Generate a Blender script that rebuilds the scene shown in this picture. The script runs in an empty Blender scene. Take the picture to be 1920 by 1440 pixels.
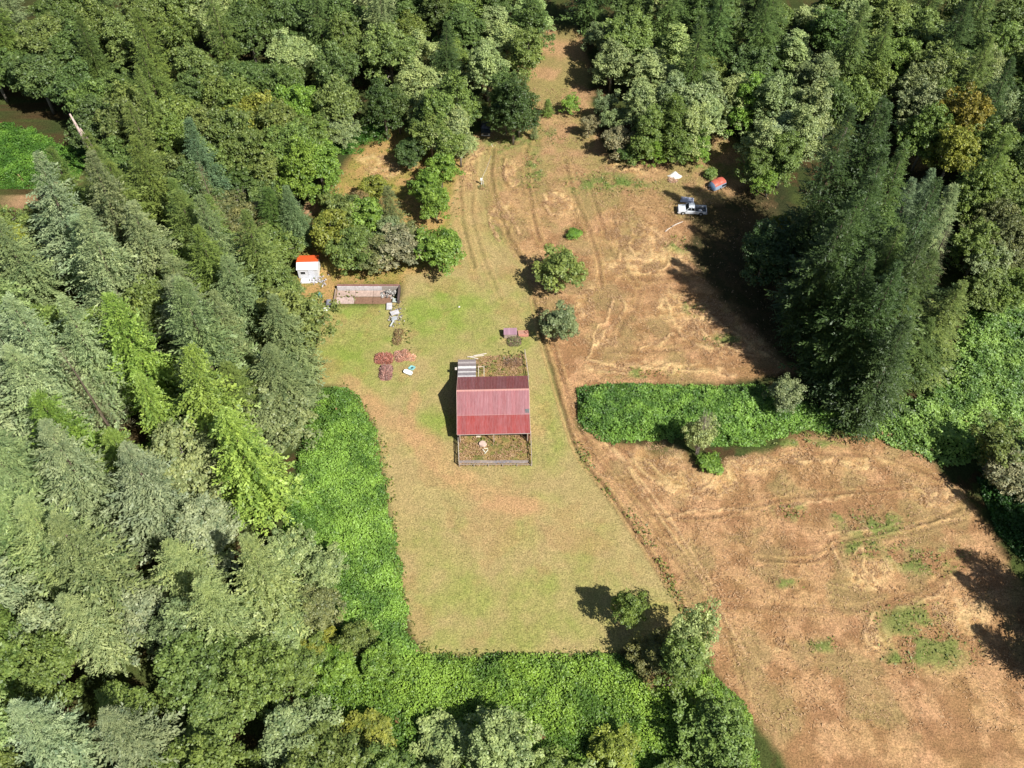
import bpy, math, random
import numpy as np
from mathutils import Vector, Matrix

# ------------------------------------------------------------------ camera, light
scene = bpy.context.scene
FPX, PITCH, CAMH = 1800.0, math.radians(52.0), 122.8
SP, CP = math.sin(PITCH), math.cos(PITCH)
cam_data = bpy.data.cameras.new('camera')
cam_data.sensor_width = 36.0
cam_data.lens = 36.0 * FPX / 1920.0
cam_data.clip_start = 1.0
cam_data.clip_end = 6000.0
cam = bpy.data.objects.new('camera', cam_data)
cam.location = (0, 0, CAMH)
cam.rotation_euler = (math.pi / 2 - PITCH, 0, 0)
scene.collection.objects.link(cam)
scene.camera = cam

SHX, SHY = -0.64, 0.60            # shadow offset on the ground per metre of height
SUNV = Vector((-SHX, -SHY, 1.0)).normalized()
world = bpy.data.worlds.new('World')
scene.world = world
world.use_nodes = True
wn = world.node_tree
wn.nodes.clear()
sky = wn.nodes.new('ShaderNodeTexSky')
sky.sky_type = 'NISHITA'
sky.sun_disc = False
sky.sun_elevation = math.asin(SUNV.z)
sky.sun_rotation = math.atan2(SUNV.x, SUNV.y)
sky.air_density = 1.0
sky.dust_density = 1.2
bg = wn.nodes.new('ShaderNodeBackground')
bg.inputs['Strength'].default_value = 0.052
wo = wn.nodes.new('ShaderNodeOutputWorld')
wn.links.new(sky.outputs[0], bg.inputs[0])
wn.links.new(bg.outputs[0], wo.inputs[0])
sun_data = bpy.data.lights.new('sun', 'SUN')
sun_data.energy = 5.0
sun_data.angle = math.radians(0.5)
sun_data.color = (1.0, 0.97, 0.925)
sun = bpy.data.objects.new('sun', sun_data)
sun.rotation_euler = SUNV.to_track_quat('Z', 'Y').to_euler()
sun.location = (60, 0, 120)
scene.collection.objects.link(sun)
vs = scene.view_settings
vs.view_transform = 'Standard'
vs.look = 'None'
vs.exposure = 0.50
vs.gamma = 1.0
vs.use_curve_mapping = False

COL = scene.collection
RNG = np.random.default_rng(7)
random.seed(7)

# ------------------------------------------------------------------ photo pixel <-> place
def at(px, py, h=0.0):
    k = (py - 720.0) / FPX
    d = SP + k * CP
    t = (CAMH - h) / d
    return ((px - 960.0) / FPX * t, (CP - k * SP) * t)

def proj(X, Y, Z=0.0):
    dz = CAMH - Z
    depth = Y * CP + dz * SP
    down = -Y * SP + dz * CP
    return 960.0 + FPX * X / depth, 720.0 + FPX * down / depth

# ------------------------------------------------------------------ numpy noise
def _lat(seed, n=256):
    return np.random.default_rng(seed).random((n, n)).astype(np.float32)
_L = {}
def vnoise(x, y, seed):
    if seed not in _L: _L[seed] = _lat(seed)
    g = _L[seed]; n = g.shape[0]
    xi = np.floor(x).astype(np.int64); yi = np.floor(y).astype(np.int64)
    fx = x - xi; fy = y - yi
    fx = fx * fx * (3 - 2 * fx); fy = fy * fy * (3 - 2 * fy)
    a = g[xi % n, yi % n]; b = g[(xi + 1) % n, yi % n]
    c = g[xi % n, (yi + 1) % n]; d = g[(xi + 1) % n, (yi + 1) % n]
    return (a * (1 - fx) + b * fx) * (1 - fy) + (c * (1 - fx) + d * fx) * fy
def fbm(x, y, scale, seed, octv=4, gain=0.5):
    s = 0; amp = 1; tot = 0; f = 1.0 / scale
    for o in range(octv):
        ca, sa = math.cos(o * 0.9 + seed), math.sin(o * 0.9 + seed)
        s = s + amp * vnoise((x * ca - y * sa) * f + 31.7 * o, (x * sa + y * ca) * f + 17.3 * o, seed + o)
        tot += amp; amp *= gain; f *= 2.03
    return s / tot
def smooth(a, b, v):
    t = np.clip((v - a) / (b - a), 0, 1)
    return t * t * (3 - 2 * t)

def poly_sd(px, py, poly):
    """signed distance (pixels), negative inside"""
    P = np.asarray(poly, float)
    n = len(P)
    d2 = np.full(px.shape, 1e18)
    inside = np.zeros(px.shape, bool)
    for i in range(n):
        ax, ay = P[i]; bx, by = P[(i + 1) % n]
        ex, ey = bx - ax, by - ay
        L = ex * ex + ey * ey + 1e-9
        t = np.clip(((px - ax) * ex + (py - ay) * ey) / L, 0, 1)
        dx = px - (ax + t * ex); dy = py - (ay + t * ey)
        d2 = np.minimum(d2, dx * dx + dy * dy)
        cond = ((ay > py) != (by > py))
        xin = ax + (py - ay) * ex / (ey if abs(ey) > 1e-9 else 1e-9)
        inside ^= cond & (px < xin)
    d = np.sqrt(d2)
    return np.where(inside, -d, d)
def line_d(px, py, pts):
    d2 = np.full(px.shape, 1e18)
    P = smooth_line(pts)
    for (ax, ay), (bx, by) in zip(P[:-1], P[1:]):
        ex, ey = bx - ax, by - ay
        L = ex * ex + ey * ey + 1e-9
        t = np.clip(((px - ax) * ex + (py - ay) * ey) / L, 0, 1)
        dx = px - (ax + t * ex); dy = py - (ay + t * ey)
        d2 = np.minimum(d2, dx * dx + dy * dy)
    return np.sqrt(d2)
def smooth_line(pts, n=5):
    P = [pts[0]] + list(pts) + [pts[-1]]
    out = []
    for i in range(1, len(P) - 2):
        p0, p1, p2, p3 = P[i - 1], P[i], P[i + 1], P[i + 2]
        for k in range(n):
            t = k / n
            out.append(tuple(0.5 * ((2 * p1[j]) + (-p0[j] + p2[j]) * t + (2 * p0[j] - 5 * p1[j] + 4 * p2[j] - p3[j]) * t * t + (-p0[j] + 3 * p1[j] - 3 * p2[j] + p3[j]) * t ** 3) for j in (0, 1)))
    out.append(tuple(pts[-1]))
    return out

# ------------------------------------------------------------------ materials
def s2l(c):
    return tuple(((v / 255.0) / 12.92 if v / 255.0 <= 0.04045 else (((v / 255.0) + 0.055) / 1.055) ** 2.4) for v in c)
class NT:
    def __init__(self, name):
        self.m = bpy.data.materials.new(name); self.m.use_nodes = True
        self.t = self.m.node_tree; self.t.nodes.clear()
        self.out = self.n('ShaderNodeOutputMaterial')
    def n(self, typ, **kw):
        nd = self.t.nodes.new(typ)
        for k, v in kw.items(): setattr(nd, k, v)
        return nd
    def l(self, a, b): self.t.links.new(a, b)
    def val(self, sock, v):
        if hasattr(v, 'is_output') or isinstance(v, bpy.types.NodeSocket): self.l(v, sock)
        else:
            if isinstance(v, tuple) and len(v) == 3 and len(sock.default_value) == 4: v = v + (1,)
            sock.default_value = v
    def noise(self, scale, detail=4, rough=0.6, vec=None, dist=0.0):
        nd = self.n('ShaderNodeTexNoise'); nd.inputs['Scale'].default_value = scale
        nd.inputs['Detail'].default_value = detail; nd.inputs['Roughness'].default_value = rough
        nd.inputs['Distortion'].default_value = dist
        if vec is not None: self.l(vec, nd.inputs['Vector'])
        return nd.outputs['Fac']
    def coord(self, kind='Object'):
        return self.n('ShaderNodeTexCoord').outputs[kind]
    def pos(self):
        return self.n('ShaderNodeNewGeometry').outputs['Position']
    def mapping(self, vec, scale=(1, 1, 1), rot=(0, 0, 0)):
        nd = self.n('ShaderNodeMapping'); self.l(vec, nd.inputs[0])
        nd.inputs['Scale'].default_value = scale; nd.inputs['Rotation'].default_value = rot
        return nd.outputs[0]
    def rng(self, v, a, b, c, d):
        nd = self.n('ShaderNodeMapRange'); self.l(v, nd.inputs[0])
        for i, x in enumerate((a, b, c, d)): nd.inputs[i + 1].default_value = x
        return nd.outputs[0]
    def mix(self, f, a, b, mode='MIX'):
        nd = self.n('ShaderNodeMix', data_type='RGBA', blend_type=mode)
        self.val(nd.inputs[0], f); self.val(nd.inputs[6], a); self.val(nd.inputs[7], b)
        return nd.outputs[2]
    def math(self, op, a, b=0.0):
        nd = self.n('ShaderNodeMath', operation=op)
        self.val(nd.inputs[0], a); self.val(nd.inputs[1], b)
        return nd.outputs[0]
    def bump(self, h, strength=0.5, dist=0.05):
        nd = self.n('ShaderNodeBump'); nd.inputs['Strength'].default_value = strength
        nd.inputs['Distance'].default_value = dist; self.l(h, nd.inputs['Height'])
        return nd.outputs[0]
    def bsdf(self, color, rough=0.8, spec=0.2, metal=0.0, normal=None):
        b = self.n('ShaderNodeBsdfPrincipled')
        self.val(b.inputs['Base Color'], color); self.val(b.inputs['Roughness'], rough)
        b.inputs['Specular IOR Level'].default_value = spec; b.inputs['Metallic'].default_value = metal
        if normal is not None: self.l(normal, b.inputs['Normal'])
        return b.outputs[0]
    def end(self, sh):
        self.l(sh, self.out.inputs[0]); return self.m

def mat_foliage():
    t = NT('foliage')
    oc = t.n('ShaderNodeObjectInfo').outputs['Color']
    tint = t.n('ShaderNodeAttribute', attribute_name='tint').outputs['Fac']
    dark = t.mix(1.0, oc, (0.46, 0.54, 0.46), 'MULTIPLY')
    lite = t.mix(1.0, oc, (1.55, 1.42, 1.22), 'MULTIPLY')
    col = t.mix(tint, dark, lite)
    nz = t.noise(0.35, 2, 0.5, t.pos())
    col = t.mix(t.rng(nz, 0.35, 0.7, 0.0, 0.30), col, t.mix(1.0, col, (1.16, 1.08, 0.70), 'MULTIPLY'))
    b = t.bsdf(col, 0.50, 0.42)
    tr = t.n('ShaderNodeBsdfTranslucent'); t.l(t.mix(1.0, col, (1.15, 1.2, 0.6), 'MULTIPLY'), tr.inputs[0])
    mx = t.n('ShaderNodeMixShader'); mx.inputs[0].default_value = 0.20
    t.l(b, mx.inputs[1]); t.l(tr.outputs[0], mx.inputs[2])
    return t.end(mx.outputs[0])
def mat_plain(name, rgb, rough=0.8, spec=0.2, metal=0.0, var=0.25, scale=3.0, bump=0.2, objcol=False):
    t = NT(name)
    base = t.n('ShaderNodeObjectInfo').outputs['Color'] if objcol else rgb
    co = t.coord('Object')
    n1 = t.noise(scale, 6, 0.65, co); n2 = t.noise(scale * 7, 3, 0.6, co)
    f = t.math('MULTIPLY', t.rng(n1, 0.3, 0.7, 1 - var, 1 + var * 0.6), t.rng(n2, 0.3, 0.7, 1 - var * 0.5, 1 + var * 0.4))
    cc = t.n('ShaderNodeCombineColor')
    for i in range(3): t.l(f, cc.inputs[i])
    col = t.mix(1.0, base, cc.outputs[0], 'MULTIPLY')
    return t.end(t.bsdf(col, rough, spec, metal, t.bump(n2, bump, 0.02)))
def mat_bark():
    t = NT('bark')
    oc = t.n('ShaderNodeObjectInfo').outputs['Color']
    n = t.noise(3.0, 5, 0.7, t.mapping(t.coord('Object'), (2, 2, 0.3)))
    col = t.mix(t.rng(n, 0.3, 0.7, 0, 1), t.mix(1.0, oc, (0.5, 0.5, 0.5), 'MULTIPLY'), t.mix(1.0, oc, (1.3, 1.3, 1.3), 'MULTIPLY'))
    return t.end(t.bsdf(col, 0.9, 0.1, 0, t.bump(n, 0.6, 0.05)))
def mat_ground():
    t = NT('meadow_ground')
    base = t.n('ShaderNodeAttribute', attribute_name='col').outputs['Color']
    p = t.pos()
    grain = t.noise(4.6, 4, 0.85, p)
    mid = t.noise(1.6, 4, 0.7, p)
    big = t.noise(0.16, 4, 0.6, p)
    col = t.mix(t.rng(grain, 0.36, 0.64, 0.0, 1.0), t.mix(1.0, base, (0.50, 0.51, 0.48), 'MULTIPLY'), t.mix(1.0, base, (1.52, 1.48, 1.44), 'MULTIPLY'))
    col = t.mix(t.rng(mid, 0.35, 0.68, 0.0, 1.0), t.mix(1.0, col, (0.84, 0.86, 0.82), 'MULTIPLY'), t.mix(1.0, col, (1.14, 1.10, 1.08), 'MULTIPLY'))
    col = t.mix(t.rng(big, 0.35, 0.65, 0.0, 0.5), col, t.mix(1.0, col, (0.92, 1.06, 0.86), 'MULTIPLY'))
    h = t.math('ADD', grain, t.math('MULTIPLY', mid, 1.4))
    return t.end(t.bsdf(col, 0.95, 0.08, 0, t.bump(h, 0.55, 0.12)))
def mat_tint(name, dark, lite, rough=0.9, spec=0.1, transl=0.0):
    t = NT(name)
    tint = t.n('ShaderNodeAttribute', attribute_name='tint').outputs['Fac']
    col = t.mix(tint, dark, lite)
    b = t.bsdf(col, rough, spec)
    if transl:
        tr = t.n('ShaderNodeBsdfTranslucent'); t.l(col, tr.inputs[0])
        mx = t.n('ShaderNodeMixShader'); mx.inputs[0].default_value = transl
        t.l(b, mx.inputs[1]); t.l(tr.outputs[0], mx.inputs[2]); b = mx.outputs[0]
    return t.end(b)
def mat_roof():
    t = NT('red_painted_metal')
    oc = t.n('ShaderNodeObjectInfo').outputs['Color']
    p = t.pos()
    st = t.noise(2.2, 5, 0.7, t.mapping(p, (2.4, 0.35, 0.35)))
    bl = t.noise(0.7, 5, 0.65, p)
    ch = t.rng(st, 0.38, 0.72, 0.0, 0.32)
    col = t.mix(ch, oc, (0.50, 0.32, 0.33))
    rust = t.noise(5.0, 5, 0.75, t.mapping(p, (1.0, 0.5, 0.5)))
    col = t.mix(t.rng(rust, 0.60, 0.72, 0.0, 0.55), col, (0.22, 0.09, 0.05))
    col = t.mix(t.rng(bl, 0.3, 0.7, 0.35, 0.0), col, t.mix(1.0, col, (0.6, 0.58, 0.6), 'MULTIPLY'))
    return t.end(t.bsdf(col, t.rng(bl, 0.3, 0.7, 0.5, 0.7), 0.35, 0.0, t.bump(bl, 0.1, 0.02)))
def mat_wood(name='weathered_wood'):
    t = NT(name)
    oc = t.n('ShaderNodeObjectInfo').outputs['Color']
    n = t.noise(4.0, 5, 0.7, t.mapping(t.coord('Object'), (0.4, 5, 5)))
    col = t.mix(t.rng(n, 0.3, 0.7, 0, 1), t.mix(1.0, oc, (0.55, 0.53, 0.5), 'MULTIPLY'), t.mix(1.0, oc, (1.25, 1.22, 1.2), 'MULTIPLY'))
    return t.end(t.bsdf(col, 0.85, 0.15, 0, t.bump(n, 0.4, 0.02)))

M = dict(foliage=mat_foliage(), bark=mat_bark(), ground=mat_ground(), roof=mat_roof(), wood=mat_wood(),
         paint=mat_plain('weathered_paint', (1, 1, 1), 0.5, 0.4, 0, 0.12, 1.5, 0.05, True),
         rough=mat_plain('rough_surface', (1, 1, 1), 0.9, 0.15, 0, 0.3, 2.5, 0.5, True),
         glass=mat_plain('dark_glass', (0.02, 0.025, 0.03), 0.08, 0.6, 0, 0.1, 1, 0.0),
         rubber=mat_plain('rubber', (0.025, 0.025, 0.027), 0.8, 0.3, 0, 0.2, 4, 0.1),
         straw=mat_tint('dry_straw', (0.24, 0.13, 0.06), (0.62, 0.42, 0.24), 0.9, 0.1, 0.15),
         steel=mat_plain('galvanised_metal', (1, 1, 1), 0.45, 0.5, 0.3, 0.2, 3, 0.1, True))

# ------------------------------------------------------------------ mesh helpers
def mesh_np(name, verts, faces, mats, tint=None, mat_idx=None, smooth_=False):
    """verts (N,3); faces (F,k) of one size"""
    me = bpy.data.meshes.new(name)
    verts = np.ascontiguousarray(verts, np.float32); faces = np.ascontiguousarray(faces, np.int32)
    F, k = faces.shape
    me.vertices.add(len(verts)); me.vertices.foreach_set('co', verts.ravel())
    me.loops.add(F * k); me.loops.foreach_set('vertex_index', faces.ravel())
    me.polygons.add(F)
    me.polygons.foreach_set('loop_start', np.arange(0, F * k, k, dtype=np.int32))
    me.polygons.foreach_set('loop_total', np.full(F, k, np.int32))
    if smooth_: me.polygons.foreach_set('use_smooth', np.ones(F, bool))
    if mat_idx is not None: me.polygons.foreach_set('material_index', np.asarray(mat_idx, np.int32))
    for m in (mats if isinstance(mats, (list, tuple)) else [mats]): me.materials.append(m)
    if tint is not None:
        a = me.attributes.new('tint', 'FLOAT', 'FACE'); a.data.foreach_set('value', np.asarray(tint, np.float32))
    me.update(calc_edges=True)
    return me
def quads_mesh(name, Q, mats, tint=None, mat_idx=None):
    n = len(Q)
    return mesh_np(name, Q.reshape(-1, 3), np.arange(n * 4).reshape(n, 4), mats, tint, mat_idx)

class MB:
    def __init__(self): self.v = []; self.f = []
    def add(self, vs, fs):
        o = len(self.v); self.v += [tuple(v) for v in vs]; self.f += [tuple(i + o for i in f) for f in fs]; return self
    def box(self, c, s, rz=0.0, M4=None, bev=0.0):
        hx, hy, hz = s[0] / 2, s[1] / 2, s[2] / 2
        b = min(bev, hx * 0.9, hy * 0.9, hz * 0.9)
        ca, sa = math.cos(rz), math.sin(rz)
        pts = []
        if b <= 0:
            raw = [(x, y, z) for z in (-hz, hz) for x, y in ((-hx, -hy), (hx, -hy), (hx, hy), (-hx, hy))]
            fs = [(3, 2, 1, 0), (4, 5, 6, 7), (0, 1, 5, 4), (1, 2, 6, 5), (2, 3, 7, 6), (3, 0, 4, 7)]
        else:
            raw = []
            for z, sh in ((-hz, b), (-hz + b, 0), (hz - b, 0), (hz, b)):
                for x, y in ((-hx + sh, -hy + sh), (hx - sh, -hy + sh), (hx - sh, hy - sh), (-hx + sh, hy - sh)): raw.append((x, y, z))
            fs = [(3, 2, 1, 0), (12, 13, 14, 15)]
            for k in range(3):
                for i in range(4):
                    j = (i + 1) % 4; fs.append((k * 4 + i, k * 4 + j, k * 4 + 4 + j, k * 4 + 4 + i))
        for x, y, z in raw:
            p = Vector((x * ca - y * sa, x * sa + y * ca, z))
            if M4 is not None: p = M4 @ p
            pts.append((p.x + c[0], p.y + c[1], p.z + c[2]))
        return self.add(pts, fs)
    def bar(self, a, b, w, h=None):
        a = Vector(a); b = Vector(b); d = b - a; h = h or w
        q = d.to_track_quat('X', 'Z').to_matrix()
        return self.box(tuple((a + b) / 2), (d.length, w, h), 0, q)
    def tube(self, pts, rad, n=6, cap=True):
        pts = [Vector(p) for p in pts]
        if not isinstance(rad, (list, tuple)): rad = [rad] * len(pts)
        vs = []; fs = []
        for i, p in enumerate(pts):
            d = (pts[min(i + 1, len(pts) - 1)] - pts[max(i - 1, 0)]).normalized()
            q = d.to_track_quat('Z', 'Y').to_matrix()
            for k in range(n):
                a = 2 * math.pi * k / n
                vs.append(p + q @ Vector((math.cos(a) * rad[i], math.sin(a) * rad[i], 0)))
        for i in range(len(pts) - 1):
            for k in range(n):
                j = (k + 1) % n; fs.append((i * n + k, i * n + j, (i + 1) * n + j, (i + 1) * n + k))
        if cap:
            fs.append(tuple(range(n))[::-1]); fs.append(tuple((len(pts) - 1) * n + k for k in range(n)))
        return self.add(vs, fs)
    def prism(self, prof, x0, x1):
        """profile [(y,z)] extruded along x"""
        n = len(prof)
        vs = [(x0, y, z) for y, z in prof] + [(x1, y, z) for y, z in prof]
        fs = [tuple(range(n)), tuple(range(2 * n - 1, n - 1, -1))] + [(i, i + n, (i + 1) % n + n, (i + 1) % n) for i in range(n)]
        return self.add(vs, fs)
    def mesh(self, name, m, sm=False):
        me = bpy.data.meshes.new(name); me.from_pydata(self.v, [], self.f)
        me.materials.append(m); me.validate(); me.update()
        if sm:
            for p in me.polygons: p.use_smooth = True
        return me
    def build(self, name, m, parent=None, color=None, sm=False, loc=None, rz=0.0):
        if isinstance(sm, tuple): sm, loc, rz = False, sm, (loc or 0.0)
        return link(name, self.mesh(name, m, sm), parent, color, loc, rz)
def link(name, me, parent=None, color=None, loc=None, rz=0.0):
    o = bpy.data.objects.new(name, me); COL.objects.link(o)
    if parent is not None: o.parent = parent
    if color is not None: o.color = (color[0], color[1], color[2], 1)
    if loc is not None: o.location = loc
    if rz: o.rotation_euler = (0, 0, rz)
    return o
def tag(o, label=None, cat=None, group=None, kind=None):
    if label: o['label'] = label
    if cat: o['category'] = cat
    if group: o['group'] = group
    if kind: o['kind'] = kind
    return o
def thing(name, loc, rz=0.0, label=None, cat=None, group=None):
    o = bpy.data.objects.new(name, None); COL.objects.link(o)
    o.location = (loc[0], loc[1], loc[2] if len(loc) > 2 else 0.0); o.rotation_euler = (0, 0, rz); o.empty_display_size = 0.5
    return tag(o, label, cat, group)

# ------------------------------------------------------------------ regions (in photo pixels, turned into places)
R_LAWN = [(890, 262), (868, 300), (850, 360), (838, 430), (862, 500), (760, 515), (752, 560), (700, 572), (612, 575), (598, 610), (590, 660), (600, 720), (640, 725), (660, 735), (700, 790), (716, 880), (735, 990), (752, 1110), (770, 1190), (800, 1228), (1140, 1230), (1288, 1160), (1215, 1045), (1120, 905), (1078, 830), (1045, 740), (1022, 650), (1000, 570), (985, 490), (935, 440), (905, 380), (925, 300)]
R_HAY = [(870, 270), (960, 230), (985, 60), (1085, 60), (1110, 190), (1130, 290), (1330, 290), (1345, 230), (1420, 330), (1470, 420), (1500, 600), (1500, 700), (1085, 735), (1080, 800), (1150, 825), (1340, 890), (1500, 815), (1640, 815), (1730, 850), (1830, 960), (1890, 1060), (1960, 1180), (2050, 1440), (2100, 1700), (1500, 1700), (1480, 1440), (1345, 1262), (1285, 1155), (1075, 830), (1040, 690), (1000, 570), (960, 480), (905, 380), (905, 300)]
R_ORCH = [(690, 250), (760, 230), (800, 300), (800, 400), (860, 520), (760, 520), (560, 540), (540, 480), (600, 380), (660, 300)]
R_YARD = [(600, 380), (560, 480), (550, 540), (570, 600), (620, 590), (640, 575), (640, 535), (760, 535), (870, 510), (880, 380), (880, 300), (800, 250), (740, 240), (660, 290)]
BRAMBLE = {
 'mid': ([(1082, 745), (1092, 728), (1180, 722), (1290, 735), (1340, 728), (1420, 735), (1500, 760), (1580, 780), (1560, 812), (1500, 806), (1430, 822), (1360, 838), (1270, 818), (1130, 822), (1098, 800), (1084, 775)], 1.7),
 'east': ([(1500, 770), (1620, 770), (1720, 760), (1790, 700), (1820, 600), (1850, 520), (1960, 500), (2200, 480), (2250, 900), (1990, 830), (1900, 830), (1850, 860), (1760, 862), (1690, 836), (1640, 812), (1590, 806), (1545, 800), (1500, 812)], 1.9),
 'west': ([(640, 728), (668, 745), (700, 810), (712, 900), (735, 1000), (748, 1110), (760, 1190), (790, 1235), (700, 1262), (560, 1262), (540, 1150), (520, 1050), (535, 960), (556, 880), (592, 800), (612, 750)], 1.3),
 'south': ([(700, 1240), (800, 1232), (900, 1240), (1000, 1226), (1145, 1228), (1200, 1262), (1330, 1270), (1400, 1330), (1440, 1520), (600, 1520), (560, 1280)], 1.5),
 'northwest': ([(-80, 230), (20, 238), (100, 270), (170, 285), (150, 330), (90, 345), (30, 355), (-60, 350)], 1.2),
 'north': ([(640, 235), (730, 232), (728, 255), (690, 270), (650, 290), (610, 290), (600, 260)], 1.2),
 'southeast': ([(1840, 900), (1930, 880), (2100, 900), (2150, 1150), (2000, 1120), (1925, 1050), (1860, 980)], 1.6),
}
PATCHES = [(990, 255, 60, 16), (935, 270, 36, 12), (1125, 345, 60, 18), (1190, 350, 44, 12), (1000, 320, 18, 40), (1700, 1165, 64, 34), (1750, 1220, 80, 36), (1690, 1235, 34, 14), (1640, 985, 60, 26), (1730, 1050, 70, 30), (1620, 1030, 40, 18), (1590, 965, 34, 12), (1545, 1210, 30, 14),
           (1480, 1095, 24, 9), (1345, 325, 24, 12), (1080, 437, 18, 12), (1300, 580, 18, 14), (1360, 640, 40, 12), (1200, 700, 60, 9), (1270, 460, 26, 14), (1480, 960, 34, 16), (1500, 830, 90, 8)]
STRAW = [(1185, 440, 55, 45), (1240, 480, 60, 40), (1180, 500, 60, 22), (1330, 600, 70, 45), (1380, 650, 90, 30), (1260, 575, 45, 30), (1100, 570, 20, 40), (1130, 640, 50, 16), (1240, 690, 150, 14),
         (940, 400, 32, 28), (955, 330, 14, 26), (1045, 378, 32, 26), (1165, 318, 60, 10), (1230, 860, 60, 30), (1270, 910, 60, 28), (1345, 905, 50, 34), (1400, 870, 50, 18), (880, 330, 16, 30),
         (1500, 860, 80, 14), (1620, 870, 60, 14), (1760, 930, 60, 25), (1620, 1085, 50, 28), (1660, 1060, 30, 20), (1640, 1190, 28, 40), (1460, 1210, 30, 20), (1800, 1150, 60, 50), (1730, 300, 30, 18), (700, 300, 40, 12), (720, 320, 40, 20)]
TRACKS = [  # polyline, half width px, darkness
 ([(1000, 560), (1018, 640), (1042, 720), (1066, 800), (1090, 860), (1140, 920), (1200, 1010), (1262, 1100), (1290, 1160)], 2.6, .55),
 ([(1020, 560), (1040, 660), (1075, 760), (1110, 850), (1180, 930), (1250, 1030), (1310, 1110), (1370, 1210), (1400, 1300)], 2.0, .25),
 ([(1042, 660), (1080, 790), (1130, 860), (1210, 950), (1290, 1050), (1345, 1140), (1385, 1250)], 1.8, .2),
 ([(1200, 545), (1190, 580), (1166, 612), (1160, 645), (1200, 662), (1270, 655)], 3.2, .22),
 ([(1140, 660), (1260, 655), (1400, 640)], 2.5, .15),
 ([(1130, 440), (1150, 480), (1190, 520), (1260, 520), (1340, 510)], 3.0, .25),
 ([(1148, 400), (1160, 450), (1170, 500), (1195, 535)], 2.2, .3),
 ([(942, 300), (946, 340), (968, 360)], 2.0, .3),
 ([(960, 410), (950, 440), (965, 470), (1010, 520)], 2.4, .3),
 ([(1220, 965), (1340, 968), (1470, 935), (1600, 922), (1770, 908)], 2.4, .3),
 ([(1500, 850), (1640, 855), (1720, 880), (1760, 900)], 2.0, .25),
 ([(1420, 1048), (1530, 1050), (1580, 1015), (1700, 990), (1800, 955)], 2.4, .35),
 ([(1480, 1040), (1570, 1025), (1680, 1005), (1810, 975)], 1.8, .2),
 ([(1180, 1140), (1400, 1135), (1560, 1145), (1660, 1130), (1740, 1100), (1790, 1060)], 4.0, .2),
 ([(880, 300), (860, 380), (880, 470), (900, 540)], 2.6, .12),
 ([(905, 290), (900, 400), (940, 470), (985, 560)], 2.6, .12),
 ([(1075, 830), (1120, 820), (1190, 860), (1240, 900)], 2, .2),
 ([(925, 280), (922, 330), (932, 380), (950, 430), (975, 480)], 2.4, .4), ([(985, 280), (990, 340), (1000, 400), (1012, 450)], 2.4, .35), ([(1060, 300), (1075, 360), (1100, 420), (1120, 480), (1128, 540)], 2.4, .35), ([(1010, 200), (1000, 240), (990, 280)], 2.4, .3),
 ([(1100, 330), (1120, 390), (1140, 450)], 2.4, .3), ([(862, 330), (870, 420), (890, 500)], 2.4, .3), ([(890, 300), (885, 400), (910, 490), (940, 560)], 2.4, .25),
 ([(990, 380), (1010, 440), (1030, 480)], 2.4, .18),
]
WINDROW = [  # pale ridges of cut grass
 [(1160, 460), (1165, 500), (1200, 515), (1250, 500), (1250, 460)], [(1185, 430), (1180, 460), (1200, 490), (1230, 480)], [(1205, 425), (1235, 440), (1260, 470)],
 [(1150, 560), (1140, 590), (1120, 620), (1110, 650)], [(1160, 555), (1172, 580), (1140, 620), (1128, 640)], [(1250, 560), (1262, 600), (1290, 640), (1350, 660)],
 [(1280, 560), (1300, 600), (1340, 640), (1420, 670)], [(1310, 570), (1340, 600), (1400, 640), (1460, 680)], [(1200, 655), (1240, 640), (1262, 625)],
 [(1100, 690), (1160, 700), (1240, 690), (1380, 705)], [(1100, 675), (1180, 690), (1300, 680)], [(1120, 640), (1108, 655), (1100, 670)],
 [(1210, 860), (1250, 900), (1300, 920), (1340, 900)], [(1180, 850), (1210, 890), (1260, 920), (1310, 935)], [(1340, 880), (1350, 910), (1390, 905)],
 [(1470, 952), (1560, 935), (1600, 930)], [(1550, 1000), (1640, 992), (1690, 982)], [(1660, 1004), (1720, 985), (1790, 975)], [(1600, 1040), (1620, 1030), (1615, 1060), (1640, 1090), (1660, 1105)],
 [(1560, 1020), (1575, 1060), (1610, 1090), (1640, 1105)], [(1580, 1040), (1590, 1070), (1630, 1100)], [(1640, 1150), (1620, 1190), (1640, 1215), (1670, 1200)], [(1680, 1140), (1750, 1120), (1790, 1080)],
 [(925, 395), (920, 420), (935, 450)], [(940, 380), (960, 410), (975, 440)], [(1020, 365), (1030, 400), (1060, 400)], [(1035, 360), (1070, 375), (1085, 400)], [(950, 300), (946, 330), (960, 350), (970, 340)],
 [(1140, 300), (1180, 318), (1230, 318)], [(1700, 900), (1740, 925), (1800, 930)], [(1500, 870), (1560, 862), (1640, 880)], [(1250, 975), (1290, 960), (1400, 955)], [(868, 330), (884, 300), (905, 280)],
 [(1100, 800), (1170, 870), (1230, 960), (1310, 1080), (1400, 1230)], [(1150, 840), (1200, 900), (1260, 980), (1330, 1090)],
]

def A(r, g, b):
    return np.array(s2l((r, g, b))) / 1.62

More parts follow.
